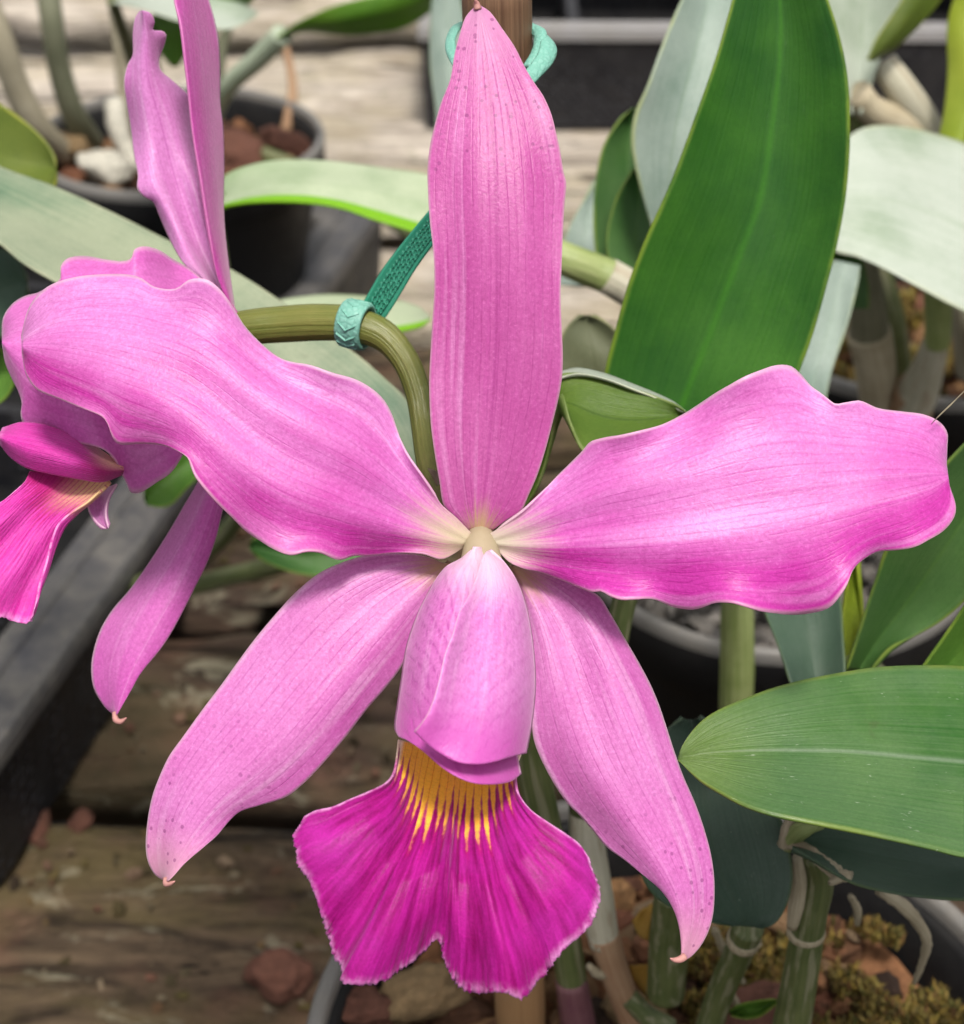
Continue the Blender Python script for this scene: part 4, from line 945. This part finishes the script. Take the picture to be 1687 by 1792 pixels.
# ------------------------------------------------------------------ stake and tie
bm_ = NT('bamboo_stake')
uvc, u_, v_ = bm_.uv()
fib = bm_.noise(bm_.mapv(uvc, (46, 1.2, 1)), 1.0, 5.0, 0.7)
bc = bm_.mix(bm_.sm(fib, 0.3, 0.7), (0.10, 0.048, 0.025), (0.24, 0.135, 0.075))
bc = bm_.mix(bm_.sm(v_, 0.45, 0.7), bc, bm_.mix(fib, (0.28, 0.15, 0.065), (0.42, 0.25, 0.12)))
bc = bm_.mix(bm_.sm(bm_.noise(bm_.mapv(uvc, (60, 3, 1)), 1.0, 3.0), 0.62, 0.72), bc, (0.10, 0.045, 0.025))
bamboo = bm_.bsdf(bc, 0.55, bm_.bump(fib, 0.0008, 0.9))
s_top = P(np.array(868.0), np.array(-60.0), np.array(0.312)); s_bot = ground_at(911, 1795, SOIL)
s_bot = s_bot + (s_bot - s_top) * 0.2
sdirv = s_bot - s_top
stake_pts = [s_top + sdirv * a for a in np.linspace(0, 1, 8)]
stake = tube('bamboo_stake', None, stake_pts, [0.0062, 0.0062, 0.0061, 0.0062, 0.0063, 0.0062, 0.0062, 0.0062], bamboo, 24, 50, raw=True, loc=tuple(s_bot))
tag(stake, 'brown bamboo stake standing behind the front flower', 'stake')

tm = NT('tie_mint_rubber')
tuv = tm.coord('Object')
emb = tm.n('ShaderNodeTexVoronoi', {'Vector': tuv, 'Scale': 900.0, 'Randomness': 0.7}, feature='DISTANCE_TO_EDGE').outputs[0]
e2 = tm.sm(emb, 0.05, 0.25)
tie_light = tm.bsdf(tm.mix(tm.ma('MULTIPLY', e2, 0.5), (0.17, 0.42, 0.34), (0.25, 0.52, 0.44)), 0.5, tm.bump(e2, 0.0001, 0.6), 0.1)
tm = NT('tie_shaded_rubber')  # strap: shaded side of the tie painted as a darker green
uvc, u_, v_ = tm.uv()
cells = tm.n('ShaderNodeTexVoronoi', {'Vector': tm.mapv(uvc, (7, 36, 1)), 'Scale': 1.0, 'Randomness': 0.3}, voronoi_dimensions='2D').outputs[0]
mid = tm.sm(tm.ma('ABSOLUTE', tm.ma('SUBTRACT', u_, 0.5)), 0.28, 0.36, 1.0, 0.0)
em = tm.ma('MULTIPLY', tm.sm(cells, 0.25, 0.5), mid)
tie_dark = tm.bsdf(tm.mix(em, (0.03, 0.27, 0.17), (0.05, 0.33, 0.22)), 0.45, tm.bump(em, 0.0008, 0.8), 0.2)
tl = P(np.array(622.0), np.array(568.0), np.array(0.331))
tie = thing('plant_tie', tuple(tl), 'mint green rubber tie strapping the flower stalk to the stake', 'plant tie')
# band round the stalk
axd = P(np.array(648.0), np.array(577.0), np.array(0.3305)) - P(np.array(597.0), np.array(564.0), np.array(0.3322)); axd /= np.linalg.norm(axd)
e1 = np.cross(axd, FWD); e1 /= np.linalg.norm(e1); e2v = np.cross(axd, e1)
V, Fc, UVs = [], [], []
SEG = 40
for i in range(SEG):
    a = 2 * math.pi * i / SEG
    for (x, r) in ((-0.0025, 0.0036), (-0.0025, 0.0041), (-0.0022, 0.0044), (0.0022, 0.0044), (0.0025, 0.0041), (0.0025, 0.0036)):
        rr = r * (1 + 0.03 * math.sin(2 * a))
        V.append(tl + axd * x + (e1 * math.cos(a) + e2v * math.sin(a)) * rr); UVs.append((a / 6.283, x * 180 + 0.5))
for i in range(SEG):
    for j in range(6):
        i2, j2 = (i + 1) % SEG, (j + 1) % 6
        Fc.append((i * 6 + j, i * 6 + j2, i2 * 6 + j2, i2 * 6 + j))
mesh_obj('stalk_loop', V, Fc, tie_light, tie, UVs)
# raised chevrons on the band
for i in range(14):
    a0 = 2 * math.pi * (i + 0.25 * math.sin(i * 5.3)) / 14
    V, Fc = [], []
    for (x, da) in ((-0.0018, -0.13), (0.0, 0.13), (0.0018, -0.13)):
        for (w, r) in ((-0.05, 0.00435), (0.0, 0.00468), (0.05, 0.00435)):
            a = a0 + da + w
            V.append(tl + axd * x + (e1 * math.cos(a) + e2v * math.sin(a)) * r)
    Fc = [(0, 1, 4, 3), (1, 2, 5, 4), (3, 4, 7, 6), (4, 5, 8, 7)]
    mesh_obj('chevron', V, Fc, tie_light, tie, smooth=False)
sheet('strap', tie, [(628, 545), (640, 527), (670, 473), (708, 423), (751, 371), (800, 320), (850, 270)], [(650, 585), (674, 556), (700, 515), (725, 472), (756, 429), (805, 375), (860, 330)], [0.3345, 0.333, 0.331, 0.328, 0.326, 0.326], tie_dark, nu=17, nv=50, th=0.0009, taper=0.7, k=-0.0004, tilt=0.001)
tube('stake_loop', tie, [(812, 128, 0.306), (797, 104, 0.308), (788, 78, 0.313), (795, 54, 0.319), (815, 42, 0.327), (868, 38, 0.331), (915, 42, 0.326), (940, 54, 0.318), (960, 80, 0.3135), (954, 102, 0.311), (935, 126, 0.309), (905, 160, 0.3065)],
     [0.0010, 0.0010, 0.0010, 0.0012, 0.0014, 0.0014, 0.0015, 0.0016, 0.0012, 0.0018, 0.0014, 0.0013], tie_light, 12, 70, flat=0.42)
tube('stake_loop', tie, [(928, 48, 0.320), (945, 62, 0.3155), (940, 90, 0.3125), (922, 118, 0.3105)], [0.0010, 0.0013, 0.0012, 0.0010], tie_light, 10, 24, flat=0.6)

tube_o = tube('silk_thread', None, [(1630, 742, 0.2965), (1641, 730, 0.2945), (1660, 712, 0.296), (1690, 682, 0.299), (1740, 640, 0.304)], [0.00006, 0.00014, 0.00009, 0.00008, 0.00006], m_dry, 6, 24, bump=0.6, loc=tuple(P(np.array(1641.0), np.array(730.0), np.array(0.2945))))
tag(tube_o, 'fine pale silk thread at the tip of the right petal', 'thread')

# ------------------------------------------------------------------ plant in the pot under the right petal
pb = thing('orchid_plant', (PB[0], PB[1], SOIL), 'leafy orchid without flowers rooted in the gritty pot', 'orchid', 'orchid plants')
cane(pb, [(1290, 985, 0.478), (1290, 1060, 0.485), (1290, 1160, 0.498), (1290, 1260, 0.512), (1300, 1330, 0.52)], [0.0038, 0.0046, 0.0049, 0.0049, 0.0048], m_canelight)
leaf(pb, [(1482, 1175), (1498, 1129), (1512, 1082), (1523, 1046), (1537, 1004), (1548, 968), (1590, 890), (1660, 807), (1740, 730), (1800, 690)],
     [(1520, 1178), (1535, 1155), (1560, 1130), (1600, 1112), (1645, 1088), (1690, 1050), (1750, 980), (1800, 880), (1815, 780), (1805, 695)], [0.385, 0.378, 0.368, 0.36, 0.352], lm_green, k=-0.005, tilt=[0, 0.002, 0.002, 0], label='dark green leaf arching up to the right edge')
leaf(pb, [(1300, 900), (1310, 980), (1339, 1071), (1358, 1118), (1373, 1161), (1383, 1193), (1410, 1240), (1440, 1270)], [(1400, 880), (1455, 980), (1471, 1050), (1474, 1107), (1478, 1170), (1476, 1220), (1460, 1260), (1444, 1272)], [0.405, 0.392, 0.382, 0.376], lm_dark, k=-0.004, label='blue green leaf hanging under the right petal')
leaf(pb, [(1476, 1185), (1472, 1130), (1478, 1070), (1486, 1010), (1490, 940)], [(1512, 1170), (1512, 1110), (1506, 1060), (1500, 1010), (1494, 940)], [0.397, 0.395, 0.392], lm_yel, k=-0.002)
leaf(pb, [(1605, 1190), (1619, 1164), (1644, 1129), (1673, 1086), (1700, 1045), (1780, 960)], [(1660, 1200), (1690, 1180), (1720, 1150), (1750, 1110), (1780, 1060), (1790, 965)], [0.352, 0.348, 0.342, 0.335], lm_bright, k=-0.003, label='bright green leaf at the right edge above the broad leaf')
leaf(pb, [(1150, 425), (1130, 360), (1112, 290), (1106, 245), (1112, 200), (1133, 153), (1155, 93), (1176, 39), (1194, 0), (1225, -60), (1262, -90)], [(1165, 425), (1200, 380), (1235, 300), (1255, 220), (1270, 120), (1282, 40), (1284, -20), (1276, -70), (1266, -92)],
     [0.475, 0.47, 0.468, 0.472, 0.48], lm_greyp, k=[-0.001, -0.004, -0.005, -0.003], tilt=[0, 0.003, 0.004, 0.002], label='grey green waxy leaf left of the tall dark leaf')
leaf(pb, [(1055, 500), (1042, 430), (1040, 357), (1046, 300), (1056, 258), (1078, 220), (1106, 190)], [(1130, 500), (1150, 430), (1155, 360), (1150, 300), (1140, 240), (1128, 205), (1110, 188)], [0.50, 0.497, 0.495], lm_green, k=-0.005, label='green leaf tip behind the grey waxy leaf')
leaf(pb, [(1070, 480), (1062, 420), (1078, 350), (1112, 292)], [(1150, 490), (1160, 420), (1160, 350), (1118, 290)], [0.487, 0.485, 0.484], lm_green, k=-0.003)
leaf(pb, [(975, 500), (985, 430), (1005, 380), (1036, 330), (1046, 310)], [(1040, 500), (1050, 440), (1052, 400), (1052, 350), (1048, 312)], [0.54, 0.54, 0.545], lm_greyp, k=-0.002, label='pale narrow leaf beside the dorsal sepal')
leaf(pb, [(985, 690), (975, 630), (985, 585), (1005, 560), (1025, 552)], [(1090, 700), (1110, 640), (1085, 590), (1060, 565), (1030, 552)], [0.432, 0.43, 0.43], lm_dull, k=-0.002, label='small dull olive leaf above the folded leaf')
cane(pb, [(960, 440, 0.462), (1000, 458, 0.462), (1050, 478, 0.464), (1070, 486, 0.464)], [0.0042, 0.0044, 0.0046, 0.0046], m_canelight)
cane(pb, [(1062, 482, 0.464), (1090, 498, 0.465), (1130, 525, 0.466), (1200, 600, 0.48), (1260, 800, 0.53), (1300, 980, 0.58)], [0.0048, 0.0050, 0.0050, 0.005, 0.005, 0.005], m_canepale)
cane(pb, [(1158, 415, 0.475), (1190, 520, 0.49), (1250, 750, 0.54), (1310, 970, 0.585)], [0.0025, 0.003, 0.0035, 0.004], m_canegreen)
cane(pb, [(1100, 490, 0.497), (1170, 600, 0.515), (1260, 800, 0.56), (1320, 960, 0.595)], [0.0025, 0.003, 0.0035, 0.004], m_canegreen)
cane(pb, [(1035, 680, 0.432), (1100, 780, 0.46), (1200, 900, 0.52), (1260, 980, 0.565)], [0.0025, 0.003, 0.0035, 0.004], m_canegreen)
cane(pb, [(1497, 1165, 0.388), (1490, 1200, 0.42), (1450, 1180, 0.48), (1420, 1120, 0.545)], [0.0028, 0.003, 0.0035, 0.004], m_canelight)
cane(pb, [(1350, 890, 0.405), (1340, 900, 0.44), (1345, 950, 0.52), (1350, 1000, 0.58)], [0.0028, 0.003, 0.0035, 0.004], m_canegreen)
cane(pb, [(1632, 1195, 0.352), (1620, 1230, 0.39), (1540, 1190, 0.48), (1440, 1090, 0.56)], [0.0028, 0.003, 0.0035, 0.004], m_canegreen)

# ------------------------------------------------------------------ plant at the right edge, further back
pc = thing('orchid_plant', (PC[0], PC[1], SOIL), 'orchid with wide pale leaf and bare canes behind at right', 'orchid', 'orchid plants')
leaf(pc, [(1900, 330), (1780, 290), (1687, 250), (1644, 236), (1594, 223), (1551, 219), (1516, 222), (1487, 237), (1450, 280), (1425, 340)],
     [(1900, 620), (1780, 580), (1687, 543), (1605, 500), (1551, 471), (1498, 448), (1460, 439), (1430, 400), (1424, 350)], [0.56, 0.55, 0.54, 0.53, 0.53], lm_pale, k=[0.002, 0.004, 0.005, 0.002], tilt=[-0.03, -0.036, -0.036, -0.02, -0.004], label='wide whitish green leaf at the right edge', nu=41)
leaf(pc, [(1395, 720), (1400, 640), (1430, 540), (1448, 470), (1460, 455)], [(1440, 720), (1455, 650), (1478, 580), (1500, 500), (1505, 465)], [0.50, 0.505, 0.51], lm_greyp, k=-0.002, label='short pale leaf strip beside the tall dark leaf')
leaf(pc, [(1440, 540), (1430, 500), (1440, 450), (1460, 430)], [(1520, 540), (1520, 500), (1505, 450), (1470, 430)], [0.55, 0.55, 0.55], lm_green, th=0.001)
leaf(pc, [(1492, 200), (1480, 130), (1462, 60), (1448, 0), (1440, -80)], [(1503, 200), (1530, 130), (1555, 60), (1582, 0), (1600, -80)], [0.62, 0.62, 0.615], lm_pale, k=-0.006, label='cream green leaf at top right')
leaf(pc, [(1520, 105), (1530, 75), (1555, 35), (1578, 0), (1610, -60)], [(1528, 108), (1560, 90), (1600, 55), (1640, 10), (1680, -50)], [0.60, 0.60, 0.60], lm_olive, k=0.002, tilt=0.004, label='olive leaf curving at top right')
leaf(pc, [(1640, 250), (1652, 190), (1658, 120), (1657, 50), (1668, 0), (1690, -40)], [(1720, 250), (1740, 190), (1750, 120), (1750, 50), (1740, 0), (1700, -40)], [0.60, 0.60, 0.60], lm_yel, k=0.006, label='yellow green leaf at top right corner')
cane(pc, [(1545, 110, 0.62), (1580, 160, 0.622), (1615, 220, 0.63), (1650, 330, 0.64), (1690, 560, 0.665), (1700, 650, 0.69)], [0.005, 0.0065, 0.006, 0.006, 0.006, 0.006], m_canepale)
cane(pc, [(1498, 160, 0.615), (1520, 190, 0.62), (1570, 215, 0.625), (1640, 300, 0.64), (1690, 450, 0.66), (1720, 640, 0.69)], [0.005, 0.006, 0.006, 0.006, 0.006, 0.006], m_dry)
cane(pc, [(1497, 175, 0.62), (1510, 300, 0.635), (1530, 450, 0.64), (1560, 560, 0.65), (1575, 690, 0.675)], [0.004, 0.004, 0.005, 0.005, 0.005], m_canegreen)
cane(pc, [(1512, 430, 0.60), (1518, 520, 0.61), (1522, 600, 0.625)], [0.0035, 0.006, 0.0075], cane_mat('cane_grey', (0.12, 0.115, 0.07), (0.24, 0.23, 0.16), 0.8, 0.6))
cane(pc, [(1520, 580, 0.62), (1530, 630, 0.63), (1535, 720, 0.65)], [0.0078, 0.0072, 0.0055], m_dry)
cane(pc, [(1638, 480, 0.585), (1642, 560, 0.60), (1640, 600, 0.608)], [0.0042, 0.0046, 0.0045], m_canelight)
cane(pc, [(1640, 590, 0.606), (1625, 640, 0.62), (1598, 700, 0.64), (1570, 740, 0.655)], [0.0042, 0.0058, 0.0078, 0.0075], m_canepale)
cane(pc, [(1600, 680, 0.634), (1585, 720, 0.65), (1570, 760, 0.66)], [0.0070, 0.0094, 0.0096], m_canebrown)
cane(pc, [(1680, 245, 0.605), (1720, 300, 0.61), (1740, 480, 0.60), (1720, 640, 0.69)], [0.004, 0.004, 0.005, 0.006], m_canegreen)
cane(pc, [(1900, 470, 0.56), (1920, 560, 0.60), (1850, 650, 0.68), (1760, 680, 0.72)], [0.004, 0.004, 0.005, 0.006], m_canegreen)

# moss: many small fronds
moss_m = chip_mat('moss_yellow', [(0.04, 0.03, 0.012), (0.16, 0.125, 0.025), (0.26, 0.19, 0.04), (0.12, 0.055, 0.025), (0.30, 0.24, 0.07), (0.08, 0.09, 0.02), (0.10, 0.06, 0.03)], 0.8)
def moss(cx, cy, R, z, n, label, seed, keep, sz=0.004):
    r = np.random.RandomState(seed)
    V, Fc = [], []
    while len(Fc) < n * 4:
        a, rr = r.uniform(0, 6.283), R * math.sqrt(r.rand())
        x, y = cx + rr * math.cos(a), cy + rr * math.sin(a)
        dn = mnoise.fractal(Vector((x * 55, y * 55, seed)), 0.8, 2, 4)
        if not keep(x, y) or dn < -0.02: continue
        z0 = z - 0.002 + 0.006 * max(dn, 0)
        h = r.uniform(0.5, 1.3) * sz; w = h * 0.15
        t, l = r.uniform(0, 6.283), r.uniform(0.2, 0.9) * h
        dx, dy = math.cos(t), math.sin(t)
        b = len(V)
        V += [(x - dy * w, y + dx * w, z0), (x + dy * w, y - dx * w, z0), (x + dx * l * 0.4 + dy * w, y + dy * l * 0.4 - dx * w, z0 + h * 0.6), (x + dx * l * 0.4 - dy * w, y + dy * l * 0.4 + dx * w, z0 + h * 0.6), (x + dx * l, y + dy * l, z0 + h),
              (x + dx * l * 0.4 - dx * w, y + dy * l * 0.4 - dy * w, z0 + h * 0.72)]
        Fc += [(b, b + 1, b + 2, b + 3), (b + 3, b + 2, b + 4), (b, b + 3, b + 5), (b + 1, b + 5, b + 2)]
    return tag(mesh_obj('moss', V, Fc, moss_m, None, None, False, (cx, cy, z)), label, 'moss', kind='stuff')
moss(PA[0] + 0.04, PA[1] - 0.002, 0.052, SOIL + 0.004, 17000, 'yellow green moss on the front pot at lower right', 41, lambda x, y: (x - PA[0])**2 + (y - PA[1])**2 < 0.076**2, 0.0030)
moss(PC[0] - 0.02, PC[1] - 0.02, 0.052, SOIL + 0.004, 6000, 'mustard moss around the cane bases at right edge', 42, lambda x, y: (x - PC[0])**2 + (y - PC[1])**2 < 0.068**2, 0.0045)
dead = leaf_mat('dead_leaf_yellow', (0.42, 0.24, 0.04), (0.50, 0.32, 0.08), (0.45, 0.30, 0.1), (0.4, 0.2, 0.05), 0, rough=0.7, trans=0.2)
o = sheet('dead_leaf', None, [(1100, 1690), (1108, 1715), (1130, 1745), (1150, 1755)], [(1160, 1690), (1166, 1715), (1165, 1740), (1156, 1757)], [0.427, 0.428, 0.43], dead, k=0.002, nu=13, nv=20, th=0.0004, und=0.0015, loc=tuple(P(np.array(1135.0), np.array(1720.0), np.array(0.428))))
tag(o, 'yellow dead leaf scrap among the cane bases in front pot', 'dead leaf')
o = sheet('dead_leaf', None, [(1105, 1610), (1120, 1640), (1150, 1650)], [(1140, 1580), (1160, 1590), (1172, 1620)], [0.415, 0.417, 0.419], dead, k=0.002, nu=13, nv=20, th=0.0004, und=0.0015, loc=tuple(P(np.array(1135.0), np.array(1615.0), np.array(0.416))))
tag(o, 'orange dead leaf scrap left of the curled sepal tip', 'dead leaf')

# ------------------------------------------------------------------ plants at left
pd = thing('orchid_plant', (PD[0], PD[1], SOIL), 'orchid with thin grey canes rooted in the upper left pot', 'orchid', 'orchid plants')
m_greycane = cane_mat('cane_grey_green', (0.12, 0.13, 0.08), (0.22, 0.22, 0.15), 0.7, 0.6)
m_beige = cane_mat('cane_beige', (0.26, 0.23, 0.16), (0.42, 0.38, 0.29), 0.7, 0.6)
cane(pd, [(76, -60, 0.86), (90, 30, 0.865), (102, 110, 0.88), (125, 190, 0.90), (160, 250, 0.93)], [0.0058, 0.0058, 0.0058, 0.0062, 0.0065], m_greycane)
cane(pd, [(-40, -40, 0.84), (0, 70, 0.85), (28, 150, 0.865), (60, 215, 0.88), (110, 270, 0.91)], [0.0062, 0.0066, 0.0068, 0.0072, 0.007], m_beige)
cane(pd, [(195, -30, 0.92), (205, 60, 0.93), (212, 130, 0.94), (220, 230, 0.95)], [0.003, 0.003, 0.003, 0.003], m_beige)
cane(pd, [(408, -40, 0.90), (402, 30, 0.905), (392, 70, 0.91), (380, 150, 0.92), (370, 220, 0.935)], [0.0028, 0.0028, 0.0028, 0.003, 0.003], m_greycane)
cane(pd, [(494, 60, 0.86), (455, 100, 0.875), (405, 145, 0.895), (375, 200, 0.92), (360, 240, 0.93)], [0.0055, 0.0052, 0.0048, 0.0045, 0.0045], cane_mat('cane_pale_green', (0.30, 0.36, 0.26), (0.42, 0.46, 0.36), 0.6, 0.5))
cane(pd, [(500, 85, 0.97), (508, 120, 0.965), (512, 165, 0.955), (500, 230, 0.95)], [0.0022, 0.0024, 0.003, 0.003], m_canebrown)
tube('root', pd, [(200, 180, 0.91), (205, 215, 0.905), (222, 260, 0.905), (245, 300, 0.90)], [0.005, 0.0056, 0.0045, 0.0035], white_mat, 12, 24, bump=0.15)
leaf(pd, [(486, 66), (515, 42), (545, 27), (580, 12), (630, -2), (700, -14), (790, -30)], [(488, 72), (520, 58), (555, 58), (611, 62), (660, 58), (705, 50), (755, 20), (795, -28)], [0.86, 0.85, 0.845, 0.845], lm_bright, k=0.004, tilt=0.008, label='bright green leaf along the top edge')
leaf(pd, [(380, 335), (393, 307), (446, 286), (500, 279), (560, 280), (604, 284), (683, 295), (747, 305), (800, 330), (850, 370)], [(378, 370), (393, 359), (457, 353), (536, 354), (600, 364), (650, 382), (733, 408), (790, 430), (830, 420), (854, 376)],
     [0.53, 0.52, 0.515, 0.515, 0.52], lm_roll, k=[0.001, 0.002, 0.004, 0.004, 0.001], tilt=[-0.006, -0.012, -0.014, -0.012, -0.003], label='arching pale leaf with bright green lower edge', nu=45)
cane(pd, [(382, 350, 0.53), (360, 345, 0.62), (340, 300, 0.80), (330, 250, 0.92)], [0.003, 0.003, 0.004, 0.005], m_canegreen)
leaf(pd, [(420, 560), (470, 530), (540, 517), (600, 515), (680, 522), (730, 535), (752, 552)], [(420, 580), (480, 590), (560, 595), (640, 592), (700, 580), (740, 570), (753, 558)], [0.52, 0.515, 0.51], lm_roll, k=0.003, tilt=-0.008, label='leaf with yellow green tip beside the mint strap')
cane(pd, [(425, 570, 0.52), (400, 520, 0.60), (370, 380, 0.80), (345, 270, 0.92)], [0.003, 0.003, 0.004, 0.005], m_canegreen)
leaf(pd, [(260, 40), (275, 14), (300, -8), (345, -20), (420, -30), (480, -40)], [(262, 48), (285, 100), (310, 118), (345, 60), (420, 20), (482, -36)], [0.78, 0.775, 0.77], lm_bright, k=0.004, tilt=0.006, label='green leaf behind the upright side petal')
leaf(pd, [(196, 0), (230, -8), (300, -20), (400, -10), (450, 20)], [(198, 4), (250, 16), (320, 38), (400, 50), (452, 26)], [0.76, 0.76, 0.765], lm_pale, tilt=-0.02, th=0.001)
cane(pd, [(262, 44, 0.78), (270, 120, 0.85), (290, 220, 0.92)], [0.003, 0.003, 0.004], m_canegreen)
cane(pd, [(197, 2, 0.76), (230, 100, 0.83), (270, 220, 0.91)], [0.0025, 0.003, 0.004], m_canegreen)
leaf(pd, [(760, 300), (762, 200), (752, 120), (752, 40), (760, -40)], [(830, 300), (830, 200), (825, 120), (815, 40), (800, -40)], [0.66, 0.66, 0.66], lm_greyp, k=0.004, label='grey green leaf left of the stake top')
cane(pd, [(795, 300, 0.66), (760, 420, 0.75), (600, 330, 0.86), (420, 255, 0.93)], [0.003, 0.003, 0.004, 0.005], m_canegreen)

pe_b = np.array([-0.19, 0.44, BENCH + 0.006])
pe = thing('orchid_plant', tuple(pe_b), 'orchid at the left edge with long dusty pale leaf crossing behind', 'orchid', 'orchid plants')
leaf(pe, [(-140, 225), (-60, 258), (0, 291), (93, 325), (196, 371), (296, 421), (404, 471), (500, 532), (580, 590), (622, 618), (672, 661), (715, 704), (735, 770), (738, 830)],
     [(-140, 320), (-60, 385), (0, 425), (43, 461), (120, 505), (210, 555), (320, 620), (430, 690), (520, 750), (600, 810), (660, 840), (710, 845), (734, 836)], [0.45, 0.44, 0.43, 0.42, 0.412, 0.405], lm_dusty, k=[0.0, -0.003, -0.004, -0.004, -0.003, 0], tilt=[-0.01, -0.014, -0.014, -0.012, -0.008, -0.002], label='long dusty pale green leaf running behind both flowers', nu=41, nv=90)
leaf(pe, [(-120, 130), (-60, 150), (0, 182), (36, 207), (71, 239), (90, 265), (98, 296)], [(-120, 330), (-60, 350), (0, 360), (40, 352), (75, 342), (94, 325), (99, 300)], [0.50, 0.49, 0.485], lm_olive, k=-0.005, tilt=-0.004, label='olive leaf tip at the left edge')
leaf(pe, [(-120, 420), (-60, 425), (0, 435), (30, 455), (46, 490)], [(-120, 620), (-60, 620), (0, 590), (36, 545), (47, 500)], [0.46, 0.455, 0.45], lm_dark, k=-0.003, label='blue green leaf tip under the dusty leaf')
leaf(pe, [(-100, 560), (-40, 580), (0, 610), (25, 650)], [(-100, 700), (-40, 715), (5, 700), (26, 660)], [0.47, 0.465, 0.46], lm_bright, k=-0.003)
leaf(pe, [(500, 760), (420, 790), (350, 760), (290, 790), (258, 830), (252, 870)], [(520, 830), (440, 850), (370, 820), (330, 850), (295, 885), (256, 884)], [0.55, 0.53, 0.52, 0.515], lm_bright, k=-0.003, label='blurred green leaf tip below the side flower')
leaf(pe, [(680, 900), (600, 930), (520, 945), (450, 940), (436, 950)], [(690, 960), (620, 1000), (540, 1006), (470, 985), (438, 962)], [0.54, 0.535, 0.53], lm_green, k=-0.003, label='dark green leaf tip beneath the left petal')
cane(pe, [(-140, 270, 0.45), (-180, 400, 0.47), (-200, 700, 0.52), (-160, 1100, 0.60), (-120, 1380, 0.66)], [0.003, 0.003, 0.004, 0.004, 0.004], m_canegreen)
cane(pe, [(-120, 240, 0.50), (-180, 500, 0.52), (-190, 900, 0.58), (-130, 1380, 0.66)], [0.003, 0.003, 0.004, 0.004], m_canegreen)
cane(pe, [(-120, 520, 0.46), (-190, 800, 0.52), (-140, 1380, 0.66)], [0.003, 0.004, 0.004], m_canegreen)
cane(pe, [(-100, 630, 0.47), (-170, 900, 0.54), (-145, 1380, 0.66)], [0.003, 0.004, 0.004], m_canegreen)
cane(pe, [(505, 795, 0.55), (450, 860, 0.62), (300, 1000, 0.72), (100, 1080, 0.74)], [0.002, 0.003, 0.004, 0.004], m_canegreen)
cane(pe, [(685, 930, 0.54), (600, 960, 0.62), (400, 1010, 0.72), (200, 1060, 0.74)], [0.002, 0.003, 0.004, 0.004], m_canegreen)
